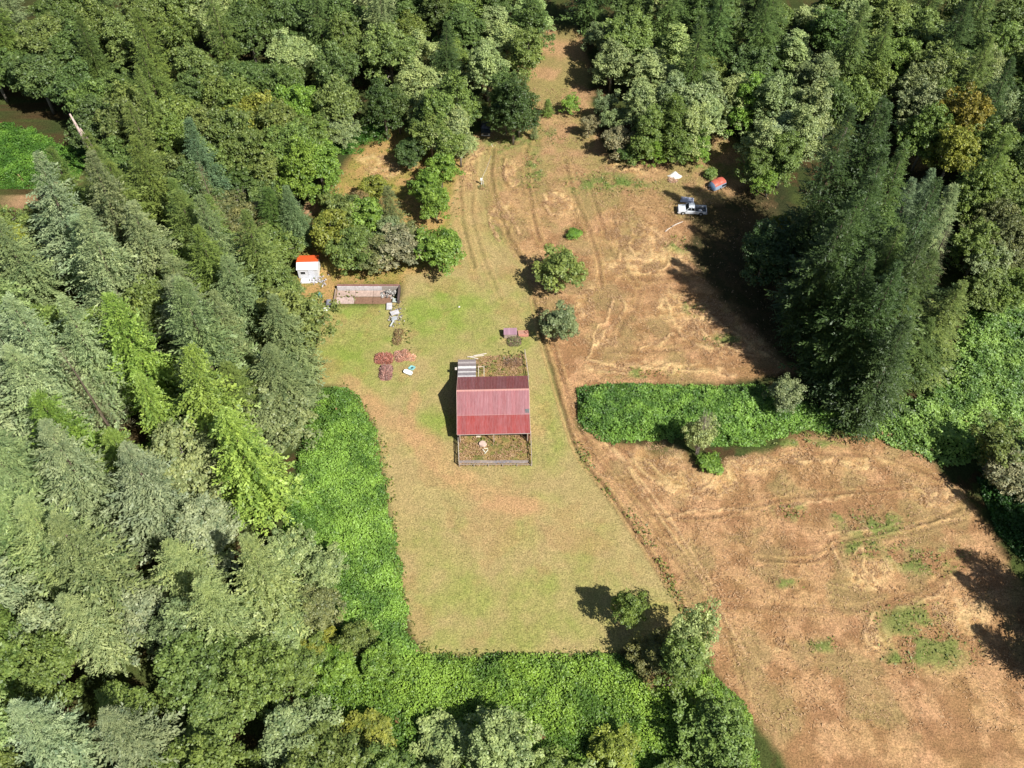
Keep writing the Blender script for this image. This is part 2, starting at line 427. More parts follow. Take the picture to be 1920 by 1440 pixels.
def build_ground():
    def axis(lo, hi, step, far):
        core = list(np.arange(lo, hi + 1e-6, step))
        def outg(x0, sgn):
            o = []; s = step; x = x0
            while abs(x) < far:
                s *= 1.13; x += sgn * s; o.append(x)
            return o
        return np.array(outg(lo, -1)[::-1] + core + outg(hi, 1))
    xs = axis(-46, 74, 0.21, 2200); ys = axis(38, 176, 0.21, 2600)
    X, Y = np.meshgrid(xs, ys)
    ny, nx = X.shape
    X = X.ravel(); Y = Y.ravel()
    Yc = np.clip(Y, -20, 400)
    PX, PY = proj(X, Yc, 0.0)
    wx = (fbm(X, Y, 3.0, 11) - .5) * 26; wy = (fbm(X, Y, 3.0, 21) - .5) * 22
    ax_, ay_ = PX + wx, PY + wy
    n_big = fbm(X, Y, 9, 31); n_mid = fbm(X, Y, 2.2, 41); n_fin = fbm(X, Y, 0.8, 51, 3)
    n_b2 = fbm(X, Y, 14, 61); n_b3 = fbm(X, Y, 5, 71)
    def lerp(a, b, t): return a + (b - a) * t[:, None]
    ones = np.ones(len(X))
    # forest floor
    C = lerp(np.tile(A(74, 84, 48), (len(X), 1)), np.tile(A(92, 76, 52), (len(X), 1)), smooth(.42, .62, n_mid))
    C = lerp(C, np.tile(A(88, 98, 54), (len(X), 1)), smooth(.5, .6, n_b3))
    Z = (n_b2 - .5) * 0.25 + (n_mid - .5) * .12
    near = (np.abs(X) < 260) & (Y < 330)
    yard = smooth(14, -14, poly_sd(ax_, ay_, R_YARD))
    C = lerp(C, lerp(np.tile(A(204, 166, 112), (len(X), 1)), np.tile(A(176, 160, 92), (len(X), 1)), smooth(.4, .6, n_mid)), yard)
    hay = smooth(12, -10, poly_sd(ax_, ay_, R_HAY))
    hc = lerp(np.tile(A(175, 134, 98), (len(X), 1)), np.tile(A(208, 164, 124), (len(X), 1)), smooth(.38, .62, n_mid))
    hc = lerp(hc, np.tile(A(172, 148, 106), (len(X), 1)), smooth(.52, .68, n_b3) * .7)
    # directional mowing streaks that curl with a slow field
    ang = fbm(X, Y, 26, 81, 2) * 9.0
    u = X * np.cos(ang) + Y * np.sin(ang)
    st = vnoise(u * 1.5, (X * -np.sin(ang) + Y * np.cos(ang)) * .18, 91)
    hc = hc * (0.92 + 0.32 * st)[:, None]
    C = lerp(C, hc, hay)
    Z += hay * (st - .5) * .07
    upper = smooth(470, 300, PY) * hay
    C = lerp(C, lerp(np.tile(A(202, 164, 124), (len(X), 1)), np.tile(A(172, 158, 104), (len(X), 1)), smooth(.42, .6, n_b3)), upper * .75)
    # lawn
    lawn = smooth(9, -9, poly_sd(ax_ * .35 + PX * .65, ay_ * .35 + PY * .65, R_LAWN))
    green = np.zeros(len(X))
    for cx, cy, rx, ry, a in ((860, 590, 130, 75, .8), (660, 650, 90, 100, .95), (720, 690, 60, 60, .5), (1030, 740, 26, 90, .6), (820, 640, 80, 60, .5), (900, 1140, 190, 110, .4), (1010, 1080, 160, 90, .3), (820, 780, 60, 60, .6), (690, 590, 80, 40, .6), (930, 250, 40, 40, .5), (1040, 880, 50, 60, .5)):
        green = np.maximum(green, a * np.exp(-(((PX - cx) / rx) ** 2 + ((PY - cy) / ry) ** 2)))
    green = np.clip(green + (n_b3 - .5) * 1.1 + (n_mid - .5) * .9, 0, 1)
    tan = np.zeros(len(X))
    for cx, cy, rx, ry, a in ((1000, 1000, 170, 60, .5), (900, 900, 130, 40, .6), (980, 430, 60, 120, .6), (900, 440, 40, 100, .8), (870, 340, 40, 60, .5), (1110, 1020, 70, 80, .5), (760, 1000, 40, 160, .5)):
        tan = np.maximum(tan, a * np.exp(-(((PX - cx) / rx) ** 2 + ((PY - cy) / ry) ** 2)))
    lc = lerp(np.tile(A(196, 176, 124), (len(X), 1)), np.tile(A(158, 174, 86), (len(X), 1)), green)
    lc = lerp(lc, np.tile(A(204, 172, 126), (len(X), 1)), np.clip(tan + (n_b2 - .5), 0, 1) * .8)
    pk = smooth(.56, .70, fbm(X, Y, 4, 101)); lc = lerp(lc, np.tile(A(196, 152, 112), (len(X), 1)), pk * .3)
    C = lerp(C, lc, lawn)
    # bare path
    for pts, w, a in (([(655, 725), (700, 760), (750, 800), (790, 830), (835, 880), (900, 925), (1000, 950)], 32, .95), ([(780, 740), (770, 790), (760, 820)], 14, .6), ([(790, 820), (850, 850)], 20, .5), ([(898, 275), (868, 350), (858, 440)], 12, .5), ([(1000, 560), (1060, 760)], 6, .4)):
        d = line_d(ax_, ay_, pts)
        C = lerp(C, np.tile(A(214, 172, 128), (len(X), 1)), a * smooth(w, w * .25, d) * (0.55 + .45 * smooth(.35, .6, n_mid)))
    # clumps of straw
    sd = np.zeros(len(X))
    for cx, cy, rx, ry in STRAW:
        r = np.sqrt(((ax_ - cx) / rx) ** 2 + ((ay_ - cy) / ry) ** 2)
        sd = np.maximum(sd, smooth(1.15, .55, r))
    sd *= smooth(.36, .55, n_mid) * .75 + .25
    C = lerp(C, lerp(np.tile(A(222, 176, 126), (len(X), 1)), np.tile(A(238, 200, 150), (len(X), 1)), smooth(.4, .6, n_fin)), sd * .8)
    Z += sd * (n_mid - .4) * .35 + sd * (n_fin - .5) * .12
    wj = (fbm(X, Y, 1.6, 111) - .5) * 14
    for pts in WINDROW:
        d = line_d(PX + wj, PY + wj, pts)
        g = smooth(4.4, .8, d) * smooth(.25, .5, n_fin)
        C = lerp(C, np.tile(A(236, 196, 148), (len(X), 1)), g * .85); Z += g * .20
    for pts, w, a in TRACKS:
        d = line_d(PX + wj * .25, PY + wj * .25, pts)
        w = max(w, 2.6) * 1.15; g = smooth(w * 1.5, w * .4, d)
        C = lerp(C, np.tile(A(112, 86, 58), (len(X), 1)), g * min(1, a * 1.15) * (.45 + .55 * smooth(.35, .55, n_mid))); Z -= g * .22 * a
        g2 = smooth(w * 1.3, 0, np.abs(d - w * 2.2))
        C = lerp(C, np.tile(A(214, 176, 124), (len(X), 1)), g2 * min(1, a * 1.3)); Z += g2 * .16 * a
    # green weeds
    for cx, cy, rx, ry in PATCHES:
        r = np.sqrt(((ax_ - cx) / rx) ** 2 + ((ay_ - cy) / ry) ** 2)
        g = smooth(1.5, .4, r) * smooth(.42, .58, n_mid)
        C = lerp(C, np.tile(A(118, 144, 74), (len(X), 1)), g * .8); Z += g * .12
    # below the brambles
    for k, (poly, h) in BRAMBLE.items():
        g = smooth(6, -6, poly_sd(PX, PY, poly) + 9); C = lerp(C, np.tile(A(70, 96, 36), (len(X), 1)), g)
    g = smooth(10, -14, poly_sd(ax_, ay_, [(1300, 400), (1400, 350), (1440, 300), (1520, 420), (1540, 700), (1470, 690), (1400, 610), (1330, 540), (1290, 470)]))  # grove's cast shadow deepened by painting the ground darker here
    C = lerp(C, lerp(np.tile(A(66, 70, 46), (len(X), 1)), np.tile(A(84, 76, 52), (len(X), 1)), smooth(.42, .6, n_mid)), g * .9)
    # dirt glimpses in the woods
    for cx, cy, rx, ry in ((40, 375, 26, 14), (120, 340, 18, 14), (365, 450, 20, 9), (1880, 235, 60, 18), (460, 470, 20, 10), (585, 390, 20, 12), (1600, 700, 20, 10)):
        r = np.sqrt(((ax_ - cx) / rx) ** 2 + ((ay_ - cy) / ry) ** 2)
        C = lerp(C, np.tile(A(200, 160, 126), (len(X), 1)), smooth(1.2, .6, r))
    # trodden, littered ground around the pens
    for poly in ([(858, 815), (995, 812), (998, 874), (860, 874)], [(892, 670), (985, 664), (992, 706), (892, 706)]):
        g = smooth(3, -3, poly_sd(PX, PY, poly))
        C = lerp(C, lerp(np.tile(A(184, 152, 106), (len(X), 1)), np.tile(A(136, 132, 76), (len(X), 1)), smooth(.42, .6, n_fin)), g * .9)
        Z += g * (n_fin - .5) * .3
    C *= (0.88 + 0.24 * n_fin)[:, None]
    Z *= near
    idx = np.arange(nx * ny).reshape(ny, nx)
    F = np.stack([idx[:-1, :-1], idx[:-1, 1:], idx[1:, 1:], idx[1:, :-1]], -1).reshape(-1, 4)
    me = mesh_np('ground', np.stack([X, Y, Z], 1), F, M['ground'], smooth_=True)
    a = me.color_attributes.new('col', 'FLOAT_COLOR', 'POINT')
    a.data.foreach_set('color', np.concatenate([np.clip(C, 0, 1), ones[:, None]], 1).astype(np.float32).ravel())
    o = link('ground', me); tag(o, kind='structure')
    return o
build_ground()

# ------------------------------------------------------------------ leafy masses nobody could count
def rand_leaves(P, size, rng, tilt=0.8, elong=1.5):
    """quads (n,4,3) round points P"""
    n = len(P)
    az = rng.random(n) * 2 * np.pi
    N = np.stack([np.cos(az) * tilt * rng.random(n), np.sin(az) * tilt * rng.random(n), np.ones(n)], 1)
    N /= np.linalg.norm(N, axis=1)[:, None]
    T = np.cross(N, rng.normal(size=(n, 3))); T /= np.linalg.norm(T, axis=1)[:, None]
    B = np.cross(N, T)
    s = (size * (0.6 + 0.8 * rng.random(n)))[:, None]
    return np.stack([P - T * s * elong * .5, P - B * s * .5, P + T * s * elong * .5, P + B * s * .5], 1)
def scatter_in(poly, dens, rng, edge=0):
    W = np.array([at(x, y) for x, y in poly])
    x0, y0 = W.min(0); x1, y1 = W.max(0)
    n = int((x1 - x0) * (y1 - y0) * dens)
    X = x0 + rng.random(n) * (x1 - x0); Y = y0 + rng.random(n) * (y1 - y0)
    PX, PY = proj(X, Y)
    w = (fbm(X, Y, 2.5, 131) - .5) * 34 + (fbm(X, Y, .7, 132, 2) - .5) * 16 + rng.random(n) ** 6 * 9
    d = poly_sd(PX + w, PY + w, poly)
    k = d < edge + 5
    return X[k], Y[k], -d[k]
def bramble(key, dens, col, label, size=.185):
    dens *= 2.5
    poly, h = BRAMBLE[key]
    rng = np.random.default_rng(abs(hash(key)) % 1000 if False else sum(map(ord, key)))
    X, Y, D = scatter_in(poly, dens, rng, 2)
    top = h * (smooth(-2, 22, D) * .8 + .2) * (0.25 + 0.55 * fbm(X, Y, 4.0, 141) + .95 * fbm(X, Y, 1.5, 151, 3))
    Zp = top - rng.random(len(X)) ** 2 * .7
    Q = rand_leaves(np.stack([X, Y, np.maximum(Zp, .05)], 1), size, rng, 1.1)
    tint = np.clip(fbm(X, Y, 1.6, 161, 3) * 1.6 + fbm(X, Y, 7, 162, 2) * 1.2 - .95 + (rng.random(len(X)) - .5) * .7, 0, 1)
    dead = (fbm(X, Y, 2.6, 191, 4) > .82) & (rng.random(len(X)) < .55)
    me = quads_mesh('bramble_thicket', Q, [M['foliage'], M['straw']], tint, dead.astype(int))
    o = link('bramble_thicket', me, color=col); tag(o, label, 'brambles', kind='stuff')
    return o
G_BR = tuple(np.array(s2l((106, 148, 62))) * .72)
def SC(r, g, b, k=.70): return tuple(np.array(s2l((r, g, b))) * k)
bramble('mid', 42, SC(134, 178, 84), 'long rounded mound of bright green brambles between the two hay fields')
bramble('east', 26, SC(146, 184, 98), 'broad sheet of light green brambles below the dark fir grove', .24)
bramble('west', 40, SC(138, 180, 84), 'bright green brambles between the left forest and the mown lawn')
bramble('south', 30, SC(140, 178, 76), 'vivid green brambles along the bottom end of the lawn')
bramble('northwest', 34, SC(120, 168, 70), 'bright green clearing of brambles at the upper left')
bramble('north', 30, SC(96, 146, 62), 'small green bramble patch beside the upper orchard grass')
bramble('southeast', 24, SC(66, 110, 50), 'dark green brambles along the lower right field edge', .26)

def field_litter():
    rng = np.random.default_rng(5)
    X = rng.uniform(-30, 80, 700000); Y = rng.uniform(40, 176, 700000)
    PX, PY = proj(X, Y)
    dens = smooth(4, -8, poly_sd(PX, PY, R_HAY)) * .16
    for cx, cy, rx, ry in STRAW:
        dens = np.maximum(dens, .85 * smooth(1.1, .5, np.sqrt(((PX - cx) / rx) ** 2 + ((PY - cy) / ry) ** 2)))
    for pts in WINDROW:
        dens = np.maximum(dens, smooth(6, 1, line_d(PX, PY, pts)))
    for poly in ([(858, 815), (995, 812), (998, 874), (860, 874)], [(892, 670), (985, 664), (992, 706), (892, 706)]):
        dens = np.maximum(dens, .9 * (poly_sd(PX, PY, poly) < 0))
    dens *= smooth(.30, .6, fbm(X, Y, 1.3, 171, 3)) * (1 - .85 * smooth(10, -10, poly_sd(PX, PY, [(1300, 400), (1400, 350), (1440, 300), (1520, 420), (1540, 700), (1470, 690), (1400, 610), (1330, 540), (1290, 470)])))  # straw thinned inside the painted grove shadow to keep it dark
    for k_, (poly, h) in BRAMBLE.items(): dens *= poly_sd(PX, PY, poly) > 0
    k = rng.random(len(X)) < dens
    X, Y = X[k], Y[k]; n = len(X)
    ang = fbm(X, Y, 26, 81, 2) * 9.0 + rng.normal(size=n) * .7
    L = .16 + .26 * rng.random(n); W = .018 + .03 * rng.random(n)
    d = np.stack([np.cos(ang), np.sin(ang), (rng.random(n) - .35) * .7], 1); w = np.stack([-np.sin(ang), np.cos(ang), np.zeros(n)], 1)
    P = np.stack([X, Y, .05 + .16 * rng.random(n)], 1)
    Q = np.stack([P - d * L[:, None] * .5 - w * W[:, None], P + d * L[:, None] * .5 - w * W[:, None], P + d * L[:, None] * .5 + w * W[:, None], P - d * L[:, None] * .5 + w * W[:, None]], 1)
    o = link('cut_straw', quads_mesh('cut_straw', Q, M['straw'], rng.random(n)))
    tag(o, 'loose pale straw lying over the mown brown hay field', 'straw', kind='stuff')
field_litter()
def weeds():
    rng = np.random.default_rng(9)
    X = rng.uniform(-50, 80, 300000); Y = rng.uniform(40, 176, 300000)
    PX, PY = proj(X, Y)
    dens = np.zeros(len(X))
    for cx, cy, rx, ry in PATCHES + [(700, 510, 50, 20), (760, 640, 14, 40), (745, 600, 16, 40), (650, 550, 20, 14), (965, 650, 24, 20), (960, 675, 30, 12), (920, 690, 30, 14), (970, 840, 24, 20), (890, 850, 20, 16), (930, 825, 40, 10), (860, 290, 16, 20), (610, 585, 20, 20)]:
        dens = np.maximum(dens, .42 * smooth(1.5, .3, np.sqrt(((PX - cx) / rx) ** 2 + ((PY - cy) / ry) ** 2)))
    for pts in ([(1085, 840), (1110, 880), (1150, 930)], [(1180, 960), (1220, 1020), (1260, 1100), (1290, 1160)], [(720, 840), (735, 960), (755, 1100), (775, 1190), (810, 1226)], [(800, 1226), (960, 1232), (1140, 1222)], [(640, 725), (690, 780), (715, 850)], [(1500, 815), (1640, 818), (1740, 860)], [(870, 290), (880, 262)]):
        dens = np.maximum(dens, .75 * smooth(15, 2, line_d(PX, PY, pts)))
    dens = np.maximum(dens, .10 * smooth(0, -12, poly_sd(PX, PY, R_YARD)))
    dens *= smooth(.32, .6, fbm(X, Y, 1.2, 181, 3))
    k = rng.random(len(X)) < dens; X, Y = X[k], Y[k]; n = len(X)
    P = np.stack([X, Y, .05 + .4 * rng.random(n) ** 1.5], 1)
    Q = rand_leaves(P, .2, rng, 1.4, 2.0)
    o = link('meadow_weeds', quads_mesh('meadow_weeds', Q, M['foliage'], rng.random(n)), color=SC(134, 146, 76))
    tag(o, 'scattered green and olive weeds at field edges and in the grass', 'weeds', kind='stuff')
weeds()

# ------------------------------------------------------------------ tree kinds (meshes shared by the copies)
def conifer_mesh(name, seed, H, R, crown0=.1, nlev=46, per=9, droop=.25, up=.15, twl=.34, npair=8, power=.85, wid=.3, lump=.35, jit=.5):
    r = np.random.default_rng(seed)
    lev = np.repeat(np.arange(nlev), per)
    t = (lev + r.random(len(lev)) * jit) / nlev
    z = H * (crown0 + (1 - crown0) * t)
    az = lev * 2.4 + np.tile(np.arange(per), nlev) * 2 * np.pi / per + r.normal(size=len(lev)) * .25
    prof = (1 - t) ** power
    lumpn = 1 + lump * (vnoise(az / (2 * np.pi) * 5 + 20, t * 7, seed + 900) - .5) * 2
    L = R * np.maximum(prof, .05) * (0.72 + .42 * r.random(len(lev))) * lumpn * np.where(t < .12, .6 + t * 3.4, 1) + .15
    btint = .5 + r.normal(size=len(lev)) * .16
    sj = (np.arange(npair) + .6) / npair * .82 + .16
    qs, ts = [], []
    B = len(lev)
    upb = up * (0.3 + 1.3 * t) + r.normal(size=B) * .08
    def branch_pt(s):
        rr = s * L[:, None]
        return rr, z[:, None] + upb[:, None] * rr - droop * rr * s
    S = np.tile(sj, (B, 1)) + r.normal(size=(B, npair)) * .02
    rr, zz = branch_pt(S)
    for side in (-1, 1, 0):
        if side == 0:
            S0 = np.full((B, 2), 0.0); S0[:, 0] = .72; S0[:, 1] = .93
            rr0, zz0 = branch_pt(S0); rad, zed, Sx = rr0, zz0, S0
            ang = az[:, None] + r.normal(size=S0.shape) * .15
            l = np.clip(L[:, None] * .30, .35, 1.1) * np.ones_like(S0)
        else:
            rad, zed, Sx = rr, zz, S
            ang = az[:, None] + side * (1.05 - .35 * S + r.normal(size=S.shape) * .12)
            l = np.clip(twl * L[:, None] * (1.15 - .75 * S), .32, 1.25) * (.75 + .5 * r.random(S.shape))
        px = rad * np.cos(az[:, None]); py = rad * np.sin(az[:, None])
        p = np.stack([px, py, zed + r.normal(size=rad.shape) * .04 * R], -1).reshape(-1, 3)
        dz = (-.18 + r.normal(size=rad.shape) * .22 + .25 * t[:, None])
        d = np.stack([np.cos(ang), np.sin(ang), dz], -1).reshape(-1, 3)
        l = l.reshape(-1, 1)
        wv = np.stack([-np.sin(ang), np.cos(ang), r.normal(size=ang.shape) * .45], -1).reshape(-1, 3)
        bt = (btint[:, None] + r.normal(size=rad.shape) * .12).reshape(-1)
        for (f, ll, sw) in ((.06, .50, .45), (.36, .48, -.45), (.62, .46, .1)):
            dd = d + wv * (sw + r.normal(size=(len(p), 1)) * .3) + np.array([0, 0, 1.0]) * r.normal(size=(len(p), 1)) * .22
            q0 = p + d * l * f; lq = l * ll * (.75 + .5 * r.random((len(p), 1)))
            w = wv * lq * wid * .62
            mid = q0 + dd * lq * .5
            qs.append(np.stack([q0, mid + w, q0 + dd * lq, mid - w], 1))
            ts.append(bt + r.normal(size=len(p)) * .14)
    Q = np.concatenate(qs); T = np.clip(np.concatenate(ts), 0, 1)
    me = quads_mesh(name, Q, M['foliage'], T)
    return me
def conifer_trunk(name, H, r0):
    mb = MB(); mb.tube([(0, 0, -.3), (0, 0, H * .3), (0.05, 0, H * .7), (0, .04, H * .97)], [r0, r0 * .78, r0 * .4, .03], 8)
    return mb.mesh(name, M['bark'], True)
def broad_mesh(name, seed, H, R, zc, rz, nclump=130, nleaf=95, leaf=.30, lump=.35, cr=.24, spire=0.0, droopy=0.0):
    """clumps of leaves in an uneven ellipsoid; returns crown mesh and trunk mesh with limbs"""
    r = np.random.default_rng(seed)
    v = r.normal(size=(nclump, 3)); v /= np.linalg.norm(v, axis=1)[:, None]
    v[:, 2] = np.where(v[:, 2] < -.55, -v[:, 2], v[:, 2])
    az = np.arctan2(v[:, 1], v[:, 0])
    ln = 1 + lump * (vnoise(az / (2 * np.pi) * 5 + 9, v[:, 2] * 2.2 + 5, seed + 300) - .5) * 2
    rad = (.30 + .72 * r.random(nclump) ** .5) * ln
    C = v * rad[:, None] * np.array([R, R, rz]) * (1 - .5 * cr)
    if spire: C[:, :2] *= (1 - spire * np.clip(C[:, 2] / rz, -1, 1))[:, None]
    C[:, 2] += zc
    rc = R * cr * (.65 + .7 * r.random(nclump))
    u = r.normal(size=(nclump, nleaf, 3)); u /= np.linalg.norm(u, axis=2)[..., None]
    u[..., 2] = np.where(u[..., 2] < -.3, -u[..., 2], u[..., 2])
    pr = (.35 + .65 * r.random((nclump, nleaf)) ** .5)[..., None] * rc[:, None, None]
    P = C[:, None, :] + u * pr * np.array([1.1, 1.1, .8])
    if droopy: P[..., 2] -= droopy * r.random((nclump, nleaf)) ** 2 * rc[:, None]
    ct = .5 + r.normal(size=nclump) * .17
    T = np.clip(ct[:, None] + r.normal(size=(nclump, nleaf)) * .17, 0, 1).ravel()
    P = P.reshape(-1, 3); U = u.reshape(-1, 3)
    N = U * .7 + np.array([0, 0, .6]) + r.normal(size=P.shape) * .45
    N /= np.linalg.norm(N, axis=1)[:, None]
    Tn = np.cross(N, r.normal(size=P.shape)); Tn /= np.linalg.norm(Tn, axis=1)[:, None]
    Bn = np.cross(N, Tn); s = (leaf * (.6 + .8 * r.random(len(P))))[:, None]
    Q = np.stack([P - Tn * s * .7, P - Bn * s * .45, P + Tn * s * .7, P + Bn * s * .45], 1)
    crown = quads_mesh(name + '_crown', Q, M['foliage'], T)
    mb = MB(); tr = R * .055 + .05
    mb.tube([(0, 0, -.3), (.05, 0, zc * .45), (0, .08, zc), (0, 0, zc + rz * .55)], [tr * 1.2, tr, tr * .6, tr * .2], 7)
    for i in range(0, nclump, max(1, nclump // 16)):
        c = C[i]; z0 = max(zc * .35, c[2] * .55)
        m = np.array([c[0] * .45, c[1] * .45, (z0 + c[2]) / 2 + .1 * R])
        mb.tube([(0, 0, z0), tuple(m), tuple(c)], [tr * .5, tr * .32, tr * .12], 5, False)
    return crown, mb.mesh(name + '_trunk', M['bark'], True)
def twig_mesh(name, seed, H, R, n=120, rad=.035):
    r = random.Random(seed); mb = MB()
    for i in range(n):
        a = r.random() * 6.283; e = r.uniform(.35, 1.5); L = H * r.uniform(.6, 1.0)
        d = Vector((math.cos(a) * math.cos(e) * R / H * 1.6, math.sin(a) * math.cos(e) * R / H * 1.6, math.sin(e))) * L
        b = Vector((0, 0, H * r.uniform(.02, .45)))
        d *= (1 - b.z / H * .6)
        m = b + d * .5 + Vector((r.uniform(-.2, .2), r.uniform(-.2, .2), .15 * H * .3))
        mb.tube([b, m, b + d], [rad, rad * .6, rad * .25], 3, False)
    return mb.mesh(name, M['bark'])

KIND = {}
def add_con(k, H, R, **kw):
    n = kw.pop('var', 2)
    KIND[k] = [('con', conifer_mesh(k + '_crown_mesh', sum(map(ord, k)) + 7 * i, H, R, **kw), conifer_trunk(k + '_trunk_mesh', H, H * .011 + .06), H, R) for i in range(n)]
def add_broad(k, H, R, zc, rz, **kw):
    n = kw.pop('var', 2); out = []
    for i in range(n):
        c, t = broad_mesh(k + '_mesh', sum(map(ord, k)) + 11 * i, H, R, zc, rz, **kw); out.append(('broad', c, t, H, R))
    KIND[k] = out
add_con('dead_fir_tree', 24, 2.6, var=2, nlev=30, per=5, npair=4, droop=.1, up=.1, twl=.3, power=.7, wid=.10, lump=.6)
add_con('fir_tree', 28, 5.0, var=4, nlev=29, per=10, npair=10, droop=.30, up=.20, twl=.24, power=.72, wid=.42, lump=.5)
add_con('tiered_fir_tree', 30, 5.4, var=3, nlev=25, per=13, npair=9, droop=.20, up=.12, twl=.26, power=.80, wid=.40, lump=.55, jit=.3)
add_con('cedar_tree', 28, 5.2, var=2, nlev=32, per=10, npair=11, droop=.55, up=.30, twl=.20, power=.55, wid=.55, lump=.5)
add_con('spruce_tree', 15, 3.2, var=2, nlev=36, per=9, npair=6, droop=.12, up=.22, twl=.34, power=.95, wid=.34, lump=.18)
add_con('slim_fir_tree', 20, 3.0, var=2, nlev=30, per=8, npair=7, droop=.2, up=.32, twl=.30, power=.75, wid=.38)
add_con('young_fir_tree', 7, 1.7, var=1, nlev=20, per=8, npair=5, droop=.1, up=.3, twl=.4, power=.9, wid=.34, lump=.2)
add_broad('maple_tree', 14, 6.0, 8.2, 5.6, var=3, nclump=330, nleaf=52, leaf=.34, lump=.7, cr=.15)
add_broad('alder_tree', 15, 4.6, 8.8, 6.4, var=3, nclump=300, nleaf=50, leaf=.28, lump=.75, cr=.17, spire=.25, droopy=.6)
add_broad('apple_tree', 7.5, 3.4, 4.3, 3.2, var=2, nclump=200, nleaf=52, leaf=.25, lump=.6, cr=.19)
add_broad('willow_tree', 9, 2.8, 5.2, 3.8, var=2, nclump=140, nleaf=50, leaf=.22, lump=.7, cr=.22, droopy=1.0)
add_broad('shrub', 2.6, 1.7, 1.2, 1.3, var=2, nclump=45, nleaf=60, leaf=.2, lump=.35, cr=.34)
KIND['dead_bush'] = [('dead', twig_mesh('dead_bush_mesh', 3, 4.5, 2.6, 170, .05), None, 4.5, 2.6)]

FOL = {'silver': SC(168, 186, 148), 'grey': SC(150, 168, 120), 'pale': SC(172, 192, 132), 'green': SC(130, 154, 82), 'olive': SC(132, 152, 86), 'dark': SC(108, 134, 76),
       'deep': SC(86, 112, 64), 'lime': SC(160, 190, 94), 'bright': SC(136, 172, 76), 'yellow': SC(156, 168, 76), 'ochre': SC(152, 146, 64), 'blue': SC(128, 156, 118), 'brown': SC(136, 142, 96), 'bronze': SC(150, 132, 96), 'ash': SC(162, 160, 128)}
NAMECOL = {'silver': 'silver-green', 'grey': 'grey-green', 'pale': 'pale green', 'green': 'mid green', 'olive': 'olive', 'dark': 'dark green', 'deep': 'deep green', 'lime': 'lime-green', 'bright': 'bright green',
           'yellow': 'yellow-green', 'ochre': 'ochre-yellow', 'blue': 'blue-green', 'brown': 'brownish green', 'bronze': 'bronze-tinged', 'ash': 'ash-grey'}
TREES = []
HS = 0.93
_tr = random.Random(4)
def plant(kind, base, H, R, colour, label=None, zone=None, rot=None, var=None):
    vs_ = KIND[kind]; typ, crown, trunk, H0, R0 = vs_[var if var is not None else _tr.randrange(len(vs_))]
    o = thing(kind, (base[0], base[1], -.05), _tr.random() * 6.283 if rot is None else rot)
    o.rotation_euler.x = _tr.gauss(0, .02); o.rotation_euler.y = _tr.gauss(0, .02)
    sc = (R / R0, R / R0 * _tr.uniform(.92, 1.08), H / H0)
    o.scale = sc
    c = link('twigs' if typ == 'dead' else 'crown', crown, o)
    col = FOL[colour] if isinstance(colour, str) else colour
    j = [1 + _tr.gauss(0, .035), 1 + _tr.gauss(0, .02), 1 + _tr.gauss(0, .05)]
    b = 1 + _tr.gauss(0, .08)
    c.color = (col[0] * j[0] * b, col[1] * j[1] * b, col[2] * j[2] * b, 1)
    if typ == 'dead': c.color = (.42, .36, .30, 1)
    if trunk is not None:
        t = link('trunk', trunk, o); t.color = (.16, .12, .09, 1) if typ == 'con' else (.27, .24, .20, 1)
    o['category'] = 'bush' if kind in ('shrub', 'dead_bush') else 'tree'
    if label: o['label'] = label
    px, py = proj(base[0], base[1], 0); cx, cy = proj(base[0], base[1], H * .6)
    TREES.append(dict(o=o, kind=kind, col=colour if isinstance(colour, str) else 'green', x=base[0], y=base[1], H=H, R=R, cx=cx, cy=cy, label=label, zone=zone))
    return o
def by_tip(kind, tx, ty, H, R, colour, label=None, zone=None):
    H *= HS
    return plant(kind, at(tx, ty, H), H, R, colour, label, zone)
def by_crown(kind, cx, cy, H, R, colour, label=None, zone=None):
    H *= HS
    return plant(kind, at(cx, cy, H * .6), H, R, colour, label, zone)

# --- single trees of the clearing
by_crown('apple_tree', 1048, 502, 8.5, 4.0, 'olive', 'round olive-green tree with yellowing leaves standing alone north of the barn beside the hay field')
by_crown('apple_tree', 1052, 602, 6.5, 3.1, 'grey', 'round grey-green tree beside the little purple-roofed coop')
by_crown('apple_tree', 826, 466, 8.5, 4.0, 'bright', 'bright yellow-green tree alone at the left edge of the grass track')
by_crown('apple_tree', 816, 380, 8, 2.9, 'bright', 'rounded bright green tree third in the row along the upper grass track')
by_crown('apple_tree', 826, 320, 8, 3.0, 'bright', 'bright green tree at the top of the row along the grass track')
by_crown('apple_tree', 766, 288, 6, 3.1, 'deep', 'low dark green tree standing alone in the dry upper orchard grass')
by_crown('willow_tree', 1318, 812, 10, 2.4, 'pale', 'light green tree at the lower edge of the bramble mound')
by_crown('dead_bush', 1316, 806, 12.2, 1.3, 'ash', 'bare grey dead top poking out of the tree on the bramble mound')
by_crown('shrub', 1333, 868, 2.6, 2.2, 'bright', 'bright green bush at the foot of the tree below the bramble mound')
by_crown('alder_tree', 1470, 740, 8.5, 2.9, 'grey', 'small grey-green tree between the bramble mound and the dark grove')
by_crown('shrub', 1078, 437, 1.8, 1.6, 'bright', 'small bright green bush just above the lone olive-green tree')
by_crown('shrub', 1335, 323, 2.0, 1.5, 'green', 'small green bush beside the red rounded trailer')
plant('apple_tree', at(1243, 1178), 8.5, 2.6, 'green', 'small green tree casting a long shadow on the lower lawn') if False else None
by_tip('apple_tree', 1186, 1118, 8.8, 2.1, 'green', 'small green tree standing out in the shadow at the bottom of the lawn')
by_crown('willow_tree', 1302, 1186, 14, 2.7, 'pale', 'tall pale green tree at the lower right corner of the lawn')
by_crown('alder_tree', 1282, 1236, 10.5, 3.3, 'green', 'leafy tree just below the pale tree at the lawn corner')
